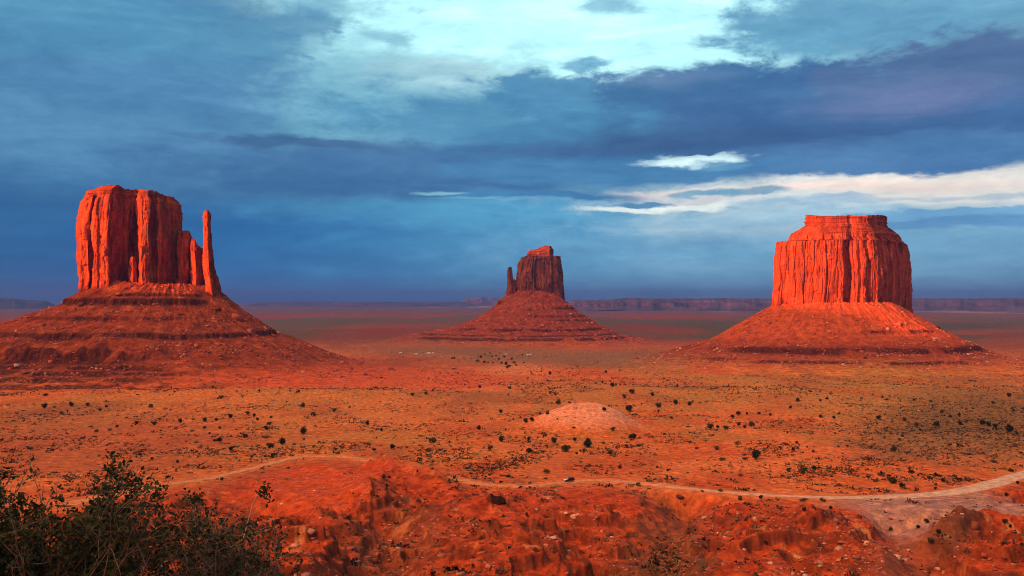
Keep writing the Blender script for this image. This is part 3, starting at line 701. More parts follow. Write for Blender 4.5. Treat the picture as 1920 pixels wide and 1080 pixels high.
M_bark = plain('weathered_bark', (.16, .10, .07), .9, .1, .3, 8)
def crown_pts(seed, n, lumps, wid, hgt):
    rs = np.random.default_rng(seed); c = []
    for i in range(lumps):
        a = rs.uniform(0, 6.28); q = rs.uniform(0, .62); c.append((math.cos(a)*q*wid, math.sin(a)*q*wid, rs.uniform(.30, .72)*hgt, rs.uniform(.28, .46)*wid))
    P = []
    for (x, y, z, r) in c:
        m = n//lumps; d = rs.normal(size=(m, 3)); d /= np.linalg.norm(d, axis=1)[:, None]; rr_ = r*rs.uniform(.45, 1.08, m)[:, None]; q = d*rr_*np.array([1, 1, .72*hgt/wid+.1])+np.array((x, y, z)); P.append(q)
    P = np.vstack(P); P[:, 2] = np.abs(P[:, 2]); return P, c, rs
JUN = []; SAGE = []
for s_ in range(5):                       # junipers about 1 m half-width, scaled where they stand
    P, c, rs = crown_pts(100+s_, 620, 7+s_ % 3, 1.0, 1.5+.12*s_)
    Vv, Ff = leaves_quads(P, rs.uniform(.09, .20, len(P)), rs); crown = mesh('crown', Vv, Ff, M_jun2 if s_ in (1, 4) else M_jun, link=False).data
    TV, TF = [], []
    for i in range(4):
        q = c[i]; p0 = np.array((rs.uniform(-.06, .06), rs.uniform(-.06, .06), -.25)); p2 = np.array((q[0], q[1], q[2])); p1 = (p0+p2)/2+np.array((0, 0, .12)); tube([p0, p1, p2], [.09, .06, .025], TV, TF)
    JUN.append((crown, mesh('trunk', TV, np.array(TF), M_bark, link=False).data))
for s_ in range(4):                       # open grey-green shrubs
    P, c, rs = crown_pts(200+s_, 420, 6, 1.0, .95)
    Vv, Ff = leaves_quads(P, rs.uniform(.06, .15, len(P)), rs); fol = mesh('foliage', Vv, Ff, M_sage, link=False).data
    TV, TF = [], []
    for i in range(9):
        a = rs.uniform(0, 6.28); p0 = np.array((0, 0, -.15)); p2 = np.array((math.cos(a)*rs.uniform(.4, 1), math.sin(a)*rs.uniform(.4, 1), rs.uniform(.5, 1.0))); tube([p0, (p0+p2)/2+np.array((0, 0, .1)), p2], [.035, .025, .01], TV, TF, 3)
    SAGE.append((fol, mesh('stems', TV, np.array(TF), M_bark, link=False).data))
def plant(px, py, wpx, kind, label, group):
    x, y = hit(px, py+wpx*.30, Hq); z = float(H(np.array([x]), np.array([y]))[0]); hw = max(wpx*.5*y/F, .35)
    if kind == 'j': nm, cat, pr, parts = 'juniper_tree', 'tree', random.choice(JUN), ('crown', 'trunk')
    else: nm, cat, pr, parts = 'sage_shrub', 'shrub', random.choice(SAGE), ('foliage', 'stems')
    e = empty(nm, (x, y, z-.05)); s = hw/1.02; e.scale = (s, s, s*random.uniform(.62, .82)); e.rotation_euler = (0, 0, random.uniform(0, 6.28))
    for q, d in zip(parts, pr):
        o = bpy.data.objects.new(q, d); C.objects.link(o); o.parent = e
    return tag(e, label, cat, group)
def Hq(x, y): return relief(np.asarray(x, float), np.asarray(y, float), np.full(np.shape(x), 99.))[0]
def dec(ox, oy, k, L): return [(ox+a/k, oy+b/k, w_/k) for a, b, w_ in L]
PL = dec(0, 720, 3, [(248,124,40),(403,114,36),(494,111,36),(347,160,34),(302,150,18),(566,143,24),(595,125,24),(305,124,28),(850,122,34),(960,145,16),(1246,73,30),(1225,80,18),(1613,98,14),(1703,119,38),(1763,167,38),
 (1883,147,30),(1393,162,30),(1430,176,28),(1447,198,24),(1298,180,36),(1153,200,38),(1216,200,28),(1152,244,24),(1014,207,38),(868,218,40),(769,216,30),(741,236,16),(662,236,24),(619,250,40),(545,262,30),(530,290,28),
 (1528,185,24),(1515,220,34),(1496,246,38),(1377,290,36),(1300,293,20),(1236,314,44),(1205,316,24),(1299,359,38),(1496,292,38),(1706,262,58),(1588,320,62),(1519,345,50),(1655,332,34),(1533,400,36),(1240,243,26),(1181,275,18),
 (1916,350,20),(856,418,26),(630,390,24),(257,50,50),(1196,16,24),(1460,36,18),(1080,258,28),(1710,308,20),(1417,408,20),(998,436,24),(1250,535,24)])
PL += dec(640, 720, 3, [(400,57,28),(475,50,28),(147,220,32),(225,256,26),(153,330,44),(184,367,26),(281,351,46),(515,314,52),(198,300,16),(614,344,26),(775,246,36),(902,307,56),(838,360,38),(898,152,34),(1219,102,44),(1074,198,36),
 (1036,205,40),(1120,165,22),(1131,140,14),(1158,163,30),(1175,46,26),(1200,22,16),(945,20,24),(779,15,26),(330,40,10),(940,60,12),(1054,372,50),(1010,408,50),(1055,308,30),(1132,372,44),(1198,316,48),(1314,308,36),(1263,362,60),
 (1388,335,70),(1508,384,36),(1527,250,38),(1305,240,34),(1645,293,60),(1670,335,50),(1627,134,62),(1475,141,34),(1783,120,40),(1880,103,40),(1590,66,26),(1749,57,34),(1632,42,40),(1525,2,40),(1150,484,56),(1147,524,32),
 (728,496,40),(935,516,30),(1855,187,24),(1604,345,26),(1565,466,24),(1630,497,28),(1835,482,26),(845,470,40),(910,742,26),(1475,328,24),(1325,388,24),(1385,305,36)])
PL += dec(1280, 720, 3, [(40,110,40),(650,90,30),(813,81,26),(777,92,20),(1071,60,14),(1125,72,20),(1300,87,24),(1397,95,24),(1838,62,34),(1745,104,28),(1857,148,28),(1459,156,28),(1556,171,28),(1504,182,30),(1557,217,32),(1598,206,22),
 (310,164,44),(281,180,30),(428,162,30),(361,165,24),(494,172,26),(602,129,28),(775,178,34),(850,187,28),(880,164,20),(1100,189,38),(1248,199,28),(1315,231,32),(1338,257,26),(1423,222,50),(1680,216,46),(1718,224,44),(1755,232,44),
 (1835,252,60),(159,238,46),(197,238,30),(242,243,38),(315,227,30),(386,225,44),(349,242,26),(589,273,16),(46,320,40),(193,350,60),(83,354,36),(217,413,54),(415,400,78),(347,413,46),(310,322,40),(595,480,42),(677,485,56),
 (739,470,42),(187,486,22),(640,327,26),(620,365,30),(731,377,24),(550,355,26),(1058,356,24),(1187,368,48),(875,350,20),(925,347,20),(1237,288,28),(1220,310,26),(1085,535,46),(1178,540,60),(1230,568,46),(1116,497,26),
 (1288,492,42),(1387,524,30),(1423,508,34),(1464,537,36),(1425,560,26),(1426,582,28),(1885,555,28),(1820,620,34),(1843,480,34),(1745,427,50),(1870,342,28),(1905,385,24),(1815,770,40),(1843,798,28),(1910,898,30),(213,616,44),
 (110,632,36),(327,646,34),(445,637,36),(685,640,60),(788,644,54),(683,705,36),(832,695,30),(573,955,20),(880,560,50),(563,515,22),(1320,800,34),(1370,770,34),(1170,815,30),(1440,830,40),(1400,880,44)])
PL += dec(720, 620, 2.667, [(830,213,24),(785,203,14),(737,210,14),(718,238,12),(1110,205,22),(1205,270,14),(1110,264,14),(1135,268,16),(1160,268,16),(1182,272,14),(630,286,20),(853,286,16),(620,320,12),(210,311,16),(143,317,22),
 (80,300,12),(320,258,10),(480,280,20),(340,137,16),(352,135,18),(500,155,20),(520,158,14),(470,148,16),(485,130,16),(540,128,14),(575,140,18),(590,160,20),(610,165,26),(625,175,24),(650,158,20),(640,140,18),(600,130,16),
 (560,125,14),(545,160,14),(615,182,20),(662,172,14),(700,158,12),(530,112,12),(505,118,12),(460,152,12),(580,112,10),(690,120,12)])
SAGEIDX = {(a, b) for a, b, c in dec(0, 720, 3, [(619,250,40),(530,290,28),(1496,292,38),(1655,332,34),(305,124,28),(1080,258,28),(257,50,50),(630,390,24)])+dec(640, 720, 3, [(153,330,44),(614,344,26),(1132,372,44),(1010,408,50),(1305,240,34),(1670,335,50),(1150,484,56),(1147,524,32),(728,496,40),(845,470,40),(1385,305,36),(1630,497,28)])+dec(1280, 720, 3, [(46,320,40),(193,350,60),(83,354,36),(217,413,54),(347,413,46),(310,322,40),(187,486,22),(685,640,60),(788,644,54),(213,616,44),(110,632,36),(880,560,50),(1745,427,50),(1085,535,46)])}
REG = [   # region of the valley, tested in turn on the photo position
 (lambda x, y: y < 690 and 880 < x < 1010, 'in the distant thicket'),
 (lambda x, y: y < 722 and x < 1280, 'on the plain below the middle butte'),
 (lambda x, y: x < 460 and y < 772, 'on the swell under the left butte'),
 (lambda x, y: x < 460, 'on the slope left of the road bend'),
 (lambda x, y: x < 700 and y < 800, 'on the slope right of the left butte'),
 (lambda x, y: x < 700, 'just above the road bend'),
 (lambda x, y: x < 1000 and y < 890 and y < 800, 'on red slope left of pale dome'),
 (lambda x, y: x < 1000 and y < 895, 'in hollow between road and pale dome'),
 (lambda x, y: 1000 <= x < 1200 and y < 812, 'on or beside the pale dome'),
 (lambda x, y: 1000 <= x < 1240 and y < 898, 'between the pale dome and the car'),
 (lambda x, y: y > 918 or (x < 1540 and y > 922), 'on near side of the road'),
 (lambda x, y: x < 1450 and y < 812, 'on red ground right of pale dome'),
 (lambda x, y: x < 1540, 'on orange sand above straight road'),
 (lambda x, y: y < 790 and x < 1720, 'on plain below the right butte'),
 (lambda x, y: y < 812, 'in dark scrub at far right'),
 (lambda x, y: True, 'beside the wash at the road turn')]
ORD = 'first second third fourth fifth sixth seventh eighth ninth tenth'.split()
def ordn(i): return ORD[i] if i < 10 else {10: 'eleventh', 11: 'twelfth', 12: 'thirteenth', 13: 'fourteenth', 14: 'fifteenth', 15: 'sixteenth', 16: 'seventeenth', 17: 'eighteenth', 18: 'nineteenth', 19: 'twentieth'}.get(i, str(i+1)+('st' if (i+1) % 10 == 1 else 'nd' if (i+1) % 10 == 2 else 'rd' if (i+1) % 10 == 3 else 'th'))
buck = {}
for (x, y, w_) in PL:
    rg = next(nm for fn, nm in REG if fn(x, y)); buck.setdefault((rg, 's' if (x, y) in SAGEIDX else 'j'), []).append((x, y, w_))
for (rg, kd), L in buck.items():
    L.sort(); n = len(L); mx = max(q[2] for q in L); nmk = 'dark juniper tree' if kd == 'j' else 'grey-green shrub'
    for i, (x, y, w_) in enumerate(L):
        if n == 1: lb = nmk+' standing alone of its kind '+rg
        elif i == 0: lb = 'leftmost '+nmk+' '+rg
        elif i == n-1: lb = 'rightmost '+nmk+' '+rg
        else: lb = ordn(i)+' '+nmk+' from the left '+rg
        plant(x, y, w_*1.08, kd, lb, 'junipers scattered over the valley' if kd == 'j' else 'open shrubs scattered over the valley')

# low scrub: nobody could count it
def scatter(n, seed, y0, y1, dens):
    rs = np.random.default_rng(seed); u = rs.uniform(-60, 1980, n); v = rs.uniform(y0, y1, n)
    D = np.interp(-v, -pyy, dd_); x = (u-960)/F*D; y = D*rs.uniform(.985, 1.015, n); k = rs.uniform(size=n) < dens(x, y, u, v); return x[k], y[k], rs
M_scrub = bpy.data.materials.new('low_scrub'); M_scrub.use_nodes = True
t_ = NT(M_scrub.node_tree); b_ = t_.n['Principled BSDF']; b_.inputs['Roughness'].default_value = .95; b_.inputs['Specular IOR Level'].default_value = .05
t_.put(b_.inputs['Base Color'], t_.new('ShaderNodeAttribute', attribute_name='albedo').outputs['Color'])
def dens(x, y, u, v):
    n = fbm2(x/60, y/90, 4, .6, 501)+.35*fbm2(x/12, y/14, 2, s=503); d = ss(-.12, .35, n)
    fr = ss(0, 8, np.interp(u, roadrow_x, roadrow_y)-v)
    d = d*(.18+.82*fr); d = d*(1-.9*(1-ss(44, 62, np.hypot(x-DOME[0], (y-DOME[1])/1.25)))); 
    d = np.maximum(d, .9*(1-ss(.6, 1.2, np.hypot((u-1800)/220, (v-800)/60)))); d = np.maximum(d, .7*(1-ss(.6, 1.2, np.hypot((u-1240)/50, (v-1010)/50))))
    d = np.maximum(d, 1.0*(1-ss(.6, 1.3, np.abs((u-960)+(v-865)*2.3)/46+np.abs(v-865)/42))); d = np.maximum(d, .9*(1-ss(.6, 1.2, np.hypot((u-1450)/60, (v-842)/14))))
    d = d*(1-.85*(1-ss(.5, 1.1, np.hypot((u-600)/140, (v-905)/40)))); d = d*(1-.8*(1-ss(.6, 1.1, np.hypot((u-1350)/170, (v-875)/32))))
    return d
x, y, rs = scatter(125000, 11, 690, 1085, dens)
m, _ = segdist(x, y, ROAD); k = m > 6.5; x, y = x[k], y[k]; z = Hq(x, y); n = len(x)
sz = rs.lognormal(-.18, .42, n)*(1+.35*ss(600, 1500, y)); q = 7
off = rs.normal(size=(n, q, 3))*np.array((.42, .42, .26)); off[..., 2] = np.abs(off[..., 2])
P = (np.stack([x, y, z], -1)[:, None]+off*sz[:, None, None]).reshape(-1, 3); Vv, Ff = leaves_quads(P, np.repeat(sz*.42, q), rs)
pal = np.array([(.075, .055, .028), (.04, .034, .02), (.10, .08, .04), (.22, .15, .065), (.06, .03, .022)]); ci_ = rs.integers(0, 5, n); dk = ss(0, .3, fbm2(x/60, y/60, 3, s=507)); 
cc_ = pal[ci_]*(1+.3*rs.normal(size=n))[:, None]; cc_ = np.repeat(cc_, q*4, axis=0)
tag(mesh('desert_scrub', Vv, Ff, M_scrub, col=cc_), kind='stuff')
x, y, rs = scatter(26000, 13, 652, 745, lambda x, y, u, v: ss(-.1, .3, fbm2(x/200, y/300, 4, .6, 511))*.8)
z = Hq(x, y); n = len(x); sz = rs.lognormal(.35, .4, n); q = 4
off = rs.normal(size=(n, q, 3))*np.array((.5, .5, .3)); off[..., 2] = np.abs(off[..., 2])
P = (np.stack([x, y, z], -1)[:, None]+off*sz[:, None, None]).reshape(-1, 3); Vv, Ff = leaves_quads(P, np.repeat(sz*.5, q), rs)
cc_ = np.repeat(pal[rs.integers(0, 5, n)]*.8, q*4, axis=0); tag(mesh('desert_scrub', Vv, Ff, M_scrub, col=cc_), kind='stuff')

# ------------------------------------------------------------------ rocks
RB = np.array([(-1, -1, -1), (1, -1, -1), (1, 1, -1), (-1, 1, -1), (-1, -1, 1), (1, -1, 1), (1, 1, 1), (-1, 1, 1)], float)*.5
RFq = np.array([(0, 3, 2, 1), (4, 5, 6, 7), (0, 1, 5, 4), (1, 2, 6, 5), (2, 3, 7, 6), (3, 0, 4, 7)])
def rocks(P, S, rs, flat=.6):
    n = len(P); B = RB[None]*(1+0*S[:, None, None])+rs.uniform(-.17, .17, (n, 8, 3)); B = B*np.stack([rs.uniform(.7, 1.5, n), rs.uniform(.6, 1.1, n), rs.uniform(.35, 1, n)*flat], -1)[:, None]
    B[:, 4:, :2] *= rs.uniform(.55, .95, n)[:, None, None]
    a = rs.uniform(0, 6.28, n); t = rs.normal(0, .3, n); ca, sa, ct, st = np.cos(a), np.sin(a), np.cos(t), np.sin(t)
    x, y, z = B[..., 0], B[..., 1], B[..., 2]; y, z = y*ct[:, None]-z*st[:, None], y*st[:, None]+z*ct[:, None]
    x, y = x*ca[:, None]-y*sa[:, None], x*sa[:, None]+y*ca[:, None]
    V = np.stack([x, y, z], -1)*S[:, None, None]+P[:, None]
    return V.reshape(-1, 3), (RFq[None]+8*np.arange(n)[:, None, None]).reshape(-1, 4)
M_stone = bpy.data.materials.new('broken_sandstone'); M_stone.use_nodes = True
t_ = NT(M_stone.node_tree); b_ = t_.n['Principled BSDF']; b_.inputs['Roughness'].default_value = .9; b_.inputs['Specular IOR Level'].default_value = .12
a_ = t_.new('ShaderNodeAttribute', attribute_name='albedo').outputs['Color']; n_ = t_.noise(t_.new('ShaderNodeTexCoord').outputs['Object'], 2.2, 5)
t_.put(b_.inputs['Base Color'], t_.mix(n_, t_.mix(1.0, a_, (.6, .6, .6), 'MULTIPLY'), t_.mix(1.0, a_, (1.35, 1.35, 1.35), 'MULTIPLY')))
def rdens(x, y, u, v):
    d = ss(.0, .4, fbm2(x/22, y/22, 4, .6, 601)); fr = ss(4, 30, v-np.interp(u, roadrow_x, roadrow_y)); d = d*fr+.05*fr
    for (cx, cy, rx, ry, s) in [(1240, 1020, 80, 60, 1), (1040, 1010, 60, 40, .8), (1000, 940, 60, 30, .7), (1600, 1020, 80, 40, 1), (870, 985, 60, 25, .7), (1450, 975, 70, 25, .6), (740, 985, 110, 40, .5), (1090, 970, 70, 30, .6), (560, 1000, 80, 50, .5)]:
        d = np.maximum(d, s*(1-ss(.5, 1.2, np.hypot((u-cx)/rx, (v-cy)/ry))))
    return d
x, y, rs = scatter(38000, 21, 880, 1085, rdens); z = Hq(x, y); n = len(x); S = rs.lognormal(-.72, .55, n)
V_, F_ = rocks(np.stack([x, y, z+S*.05], -1), S, rs); pal2 = np.array([(.42, .13, .075), (.55, .22, .13), (.30, .085, .05), (.66, .36, .25), (.48, .10, .05)])
cc_ = np.repeat(pal2[rs.choice(5, n, p=[.3, .22, .26, .1, .12])]*(1+.15*rs.normal(size=n))[:, None], 8, axis=0); tag(mesh('rubble', V_, F_, M_stone, col=cc_), kind='stuff')
# debris on the talus of each butte: sampled from the talus surface itself
def debris(G, n, seed, smin, sm, clusters=True, pale=.12):
    rs = np.random.default_rng(seed); nr, nc = G.shape[:2]; i = (rs.beta(2.2, 1.7, n*4)*(nr-3)).astype(int)+1; j = rs.integers(0, nc, n*4); P = G[i, j]
    k = (P[:, 1] < G[0, :, 1].mean()+60) & (rs.uniform(size=n*4) < ss(-.1, .35, fbm2(P[:, 0]/45, P[:, 1]/45, 4, .6, seed)))
    hb = P[:, 2]-base(P[:, 0], P[:, 1]); k &= hb > 4; P = P[k][:n]; m = len(P); S = smin+rs.lognormal(0, .65, m)*sm
    V_, F_ = rocks(P+np.array((0, 0, .1))*S[:, None], S, rs, .85); c = np.where(rs.uniform(size=m)[:, None] < pale, np.array((.66, .34, .24)), np.array((.46, .115, .06)))*(1+.2*rs.normal(size=m))[:, None]
    tag(mesh('rubble', V_, F_, M_stone, col=np.repeat(c, 8, axis=0)), kind='stuff')
debris(GT[0], 14000, 31, .4, 1.1, pale=.06); debris(GT[1], 5000, 33, .9, 1.7, pale=.06); debris(GT[2], 11000, 35, .4, 1.2, pale=.16)
def boulder(px, py, wpx, hpx, label, c, fn=None, group=None, seed=0, D=None, name='boulder', dz=.32, rot=None, shape=None):
    rs = np.random.default_rng(900+seed)
    if D is None: x, y = hit(px, py+hpx*.4, Hq); z = float(H(np.array([x]), np.array([y]))[0])
    else: x, y, z = at(px, py+hpx*.5, D)
    sx, sz_ = wpx*y/F*.5, hpx*y/F*.5; n = 400; i = np.arange(n)+.5; ph = np.arccos(1-2*i/n); tt = math.pi*(1+5**.5)*i
    d = np.stack([np.cos(tt)*np.sin(ph), np.sin(tt)*np.sin(ph), np.cos(ph)], -1)
    pl_ = rs.normal(size=(13, 3)); pl_ /= np.linalg.norm(pl_, axis=1)[:, None]; dd = rs.uniform(.50, .88, 13)
    q = np.min(np.where(d@pl_.T > .05, dd[None]/np.maximum(d@pl_.T, .05), 9), axis=1); q = np.minimum(q, 1.12)
    P = d*q[:, None]*np.array((sx, sx*.8, sz_)) + rs.normal(size=(n, 3))*.012*sx
    import bmesh
    bm = bmesh.new(); [bm.verts.new(p) for p in P]; bmesh.ops.convex_hull(bm, input=bm.verts); me = bpy.data.meshes.new(name)
    for v_ in [v_ for v_ in bm.verts if not v_.link_faces]: bm.verts.remove(v_)
    bm.to_mesh(me); bm.free(); at_ = me.color_attributes.new('albedo', 'FLOAT_COLOR', 'POINT')
    for dd_c in at_.data: dd_c.color = tuple(c)+(1,)
    me.materials.append(M_stone); o = bpy.data.objects.new(name, me); C.objects.link(o); o.location = (x, y, z+sz_*dz); o.rotation_euler = (rot or (0, 0, rs.uniform(0, 6.28)))
    return tag(o, label, 'rock', group)
PALE = (.72, .42, .30); REDB = (.46, .13, .07); DARK = (.12, .045, .035)
for i, (a, b, w_, h_, lb, c) in enumerate([
  (1076, 966, 20, 9, 'pale flat rock lying on the slope right of the dark triangular rock', PALE),
  (1062, 962, 12, 6, 'small pale rock touching the left of the flat pale slab', PALE),
  (1036, 1007, 16, 9, 'pale jagged rock on the slope below the flat pale slab', PALE),
  (1028, 1005, 7, 6, 'small pale stone left of the pale jagged rock', PALE),
  (1128, 995, 6, 6, 'small round white stone in the dark hollow of the gully', (.8, .6, .5)),
  (1006, 954, 7, 5, 'little pale stone on the bright mound above the gully', PALE),
  (1275, 934, 20, 9, 'dark rounded rock with a hollow on the right ridge below the road', DARK),
  (1120, 968, 14, 8, 'red block at the lip of the central ledge', REDB),
  (1143, 1003, 16, 8, 'dark rock in the hollow of the gully beside the white stone', DARK),
  (554, 1057, 20, 14, 'rounded red boulder at the lower edge right of the near bush', REDB),
  (528, 943, 9, 5, 'small pale rounded stone right of the dead twig', PALE),
  (1471, 1038, 7, 5, 'small dark stone alone on the bare red slope', DARK),
  (1903, 834, 12, 10, 'dark blocky rock on the sandy rise at the far right', DARK),
  (1722, 769, 5, 3, 'tiny white stone on the plain at the right', (.8, .7, .6)),
  (870, 912, 10, 7, 'red block below the left stretch of the road', REDB),
  (964, 929, 18, 9, 'dark red rock just right of the triangular rock', (.25, .06, .04)),
 ]): boulder(a, b, w_, h_, lb, c, seed=i)
for i, (a, b, w_, h_, D_, lb, c) in enumerate([
  (1555, 621, 9, 8, 1815, 'large pale boulder on the right butte slope, upper of two', (.62, .2, .11)),
  (1567, 630, 10, 7, 1805, 'large pale boulder on the right butte slope, lower of two', (.62, .2, .11)),
  (1622, 669, 12, 6, 1720, 'dark boulder on the low red ground in front of the right butte', DARK),
  (497, 612, 9, 6, 1600, 'big block on the right skyline of the left butte slope', REDB),
 ]):
    g = [GT[2], GT[2], GT[2], GT[0]][i]; gp = g.reshape(-1, 3); gx = 960+F*gp[:, 0]/gp[:, 1]; gyy = 562-F*(gp[:, 2]-CAMZ)/gp[:, 1]; e_ = np.hypot(gx-a, gyy-b-h_*.4)+(gp[:, 1] > D_+130)*99; k_ = e_.argmin(); p = gp[k_]
    o = boulder(a, b, w_, h_, lb, c, seed=40+i, D=p[1]); o.location = (p[0], p[1], p[2]+h_*.2*p[1]/F)
# the dark triangular rock face by the road
def tri_rock():
    x, y = hit(932, 946, Hq); z = float(H(np.array([x]), np.array([y]))[0]); k = y/F
    F0 = np.array([(-12, 0, 24), (-9, 0, -2), (14, 0, 9), (13, 0, 15), (2, 0, 19), (-4, 0, 19)], float)*k; B0 = F0+np.array((3, 26, -8))*k; B0[:, 2] -= 3*k
    V = np.vstack([F0, B0]); V[:, 2] -= .6
    import bmesh
    bm = bmesh.new(); vs = [bm.verts.new(v) for v in V]; bm.faces.new(vs[:6][::-1]); bm.faces.new(vs[6:])
    for i in range(6): bm.faces.new((vs[i], vs[(i+1) % 6], vs[6+(i+1) % 6], vs[6+i]))
    bmesh.ops.recalc_face_normals(bm, faces=bm.faces); bmesh.ops.triangulate(bm, faces=bm.faces); bmesh.ops.subdivide_edges(bm, edges=bm.edges, cuts=4, use_grid_fill=True)
    for v in bm.verts: v.co += Vector((random.gauss(0, 1), random.gauss(0, 1), random.gauss(0, 1)))*.14
    me = bpy.data.meshes.new('rock_outcrop'); bm.to_mesh(me); bm.free(); at_ = me.color_attributes.new('albedo', 'FLOAT_COLOR', 'POINT')
    for d_ in at_.data: d_.color = (.06, .028, .022, 1)
    me.materials.append(M_stone); o = bpy.data.objects.new('rock_outcrop', me); C.objects.link(o); o.location = (x, y, z)
    tag(o, 'dark pointed triangular rock face jutting out below the road', 'rock')
tri_rock()

# ------------------------------------------------------------------ vehicle on the road
import bmesh
def paint(name, c, rough=.35, spec=.5, metal=0):
    m, t, b = base_mat(name, rough, spec); n = t.noise(t.new('ShaderNodeTexCoord').outputs['Object'], 1.5, 4)
    t.put(b.inputs['Base Color'], t.mix(n, tuple(q*.85 for q in c), tuple(min(q*1.1, 1) for q in c))); b.inputs['Metallic'].default_value = metal; return m
M_gleam = paint('white_sky_gleam', (.80, .80, .80)); M_black = paint('black_car_paint', (.012, .012, .014)); M_glass = paint('dark_glass', (.01, .012, .016), .08, .6)
M_tyre = paint('tyre_rubber', (.02, .02, .02), .9, .1); M_rim = paint('wheel_rim', (.4, .4, .4), .3, .5, .8); M_lampm = paint('lamp_glass', (.8, .8, .75), .1, .6); M_red = paint('tail_lamp', (.4, .02, .01), .2, .5)
def prism(name, prof, y0, y1, mat, parent, bev=.0, taper=0):     # profile in x,z swept across y; taper narrows with height
    bm = bmesh.new(); zs = [p[1] for p in prof]; zm, zM = min(zs), max(zs)
    def yy(y, z): return y*(1-taper*(z-zm)/max(zM-zm, 1e-6))
    A = [bm.verts.new((x, yy(y0, z), z)) for x, z in prof]; B = [bm.verts.new((x, yy(y1, z), z)) for x, z in prof]; n = len(prof)
    bm.faces.new(A); bm.faces.new(B[::-1])
    for i in range(n): bm.faces.new((A[i], B[i], B[(i+1) % n], A[(i+1) % n]))
    bmesh.ops.recalc_face_normals(bm, faces=bm.faces)
    if bev: bmesh.ops.bevel(bm, geom=list(bm.edges), offset=bev, segments=2, affect='EDGES', clamp_overlap=True)
    me = bpy.data.meshes.new(name); bm.to_mesh(me); bm.free(); me.materials.append(mat); o = bpy.data.objects.new(name, me); C.objects.link(o)
    if parent is not None: o.parent = parent
    return o
def disc(name, x, y, z, r, wd, mat, parent):
    bm = bmesh.new(); bmesh.ops.create_cone(bm, cap_ends=True, segments=20, radius1=r, radius2=r, depth=wd); bmesh.ops.rotate(bm, cent=(0, 0, 0), matrix=__import__('mathutils').Matrix.Rotation(math.pi/2, 3, 'X'), verts=bm.verts)
    bmesh.ops.bevel(bm, geom=[e for e in bm.edges if len(e.link_faces) == 2 and max(len(f.verts) for f in e.link_faces) > 4], offset=r*.1, segments=2, affect='EDGES')
    me = bpy.data.meshes.new(name); bm.to_mesh(me); bm.free(); me.materials.append(mat); o = bpy.data.objects.new(name, me); C.objects.link(o); o.parent = parent; o.location = (x, y, z); return o
vx, vy = hit(1067, 903, Hq); vz = float(base(np.array([vx]), np.array([vy]))[0])+.12
suv = tag(empty('car', (vx, vy, vz)), 'small dark four-wheel-drive car with sky gleam painted white on its front driving along the dirt road', 'car')
suv.rotation_euler = (0, 0, R(180+24)); suv.scale = (1.1, 1.1, 1.1)                             # front points left and towards the viewpoint
prism('body', [(-2.3, .42), (2.25, .42), (2.38, .62), (2.34, .98), (1.25, 1.12), (-2.3, 1.14), (-2.38, .7)], -.95, .95, M_black, suv, .05)
prism('cabin', [(-2.28, 1.1), (1.2, 1.1), (.45, 1.72), (.2, 1.80), (-2.0, 1.80), (-2.2, 1.68)], -.90, .90, M_black, suv, .04, .12)
prism('bonnet', [(1.18, 1.13), (1.28, 1.10), (2.34, .96), (2.40, .60), (2.44, .62), (2.40, 1.02), (1.24, 1.19)], -.90, .90, M_gleam, suv, .012)  # sky reflection on the dark bonnet coloured in as white
prism('roof', [(-2.05, 1.79), (.25, 1.79), (.2, 1.86), (-2.0, 1.86)], -.80, .80, M_black, suv, .02)
ws = prism('windscreen', [(1.19, 1.14), (.50, 1.72), (.53, 1.75), (1.24, 1.16)], -.80, .80, M_gleam, suv, .0); ws.data.materials[0] = paint('windscreen_glass', (.30, .34, .38), .05, 1.0)  # pale base colour stands in for sky reflected in the screen
for s in (-1, 1):
    for (a, b) in ((.55, -.35), (-.42, -1.25), (-1.32, -2.05)):
        prism('side_window', [(a, 1.16), (b, 1.16), (b, 1.62), (a-.25 if a > 0 else a, 1.62)], s*.80, s*.915, M_glass, suv)
    prism('headlight', [(2.36, .72), (2.44, .72), (2.42, .90), (2.36, .90)], s*.60, s*.88, M_lampm, suv); prism('tail_lamp', [(-2.42, .8), (-2.34, .8), (-2.34, 1.1), (-2.40, 1.1)], s*.70, s*.92, M_red, suv)
    for xx in (1.45, -1.45):
        wl_ = empty('wheel', (xx, s*.86, .38)); wl_.parent = suv; disc('tyre', 0, 0, 0, .38, .26, M_tyre, wl_); disc('rim', 0, s*.10, 0, .23, .10, M_rim, wl_)
prism('front_bumper', [(2.30, .38), (2.46, .40), (2.46, .60), (2.30, .62)], -.9, .9, M_black, suv, .02)

# posts by the road
M_wood = plain('post_wood', (.10, .05, .035), .9, .1, .3, 6); M_signm = paint('sign_metal', (.30, .12, .08), .6, .3)
for i, (a, b, h_) in enumerate([(1084, 893, 3.6), (1089, 893, 3.0), (1109, 893, 4.0), (1119, 893, 4.0), (1095, 894, 2.4)]):
    x, y = hit(a, b, Hq); z = float(H(np.array([x]), np.array([y]))[0]); o = prism('fence_post', [(-.11, -.3), (.11, -.3), (.10, h_*y/F), (.0, h_*y/F+.08), (-.10, h_*y/F)], -.11, .11, M_wood, None, .01); o.location = (x, y, z)
    tag(o, ['dark roadside post nearest behind the car, leftmost of the row', 'second roadside post from the car, thin and low', 'tall dark roadside post, second from the right end of the row', 'rightmost tall dark post of the row beyond the car', 'lowest stub of a post in the middle of the roadside row'][i], 'post', 'posts along the road beyond the car')
x, y = hit(1020, 912, Hq); z = float(H(np.array([x]), np.array([y]))[0]); sg = tag(empty('marker_sign', (x, y, z)), 'thin marker sign on a post at the near road edge, left of the car', 'sign')
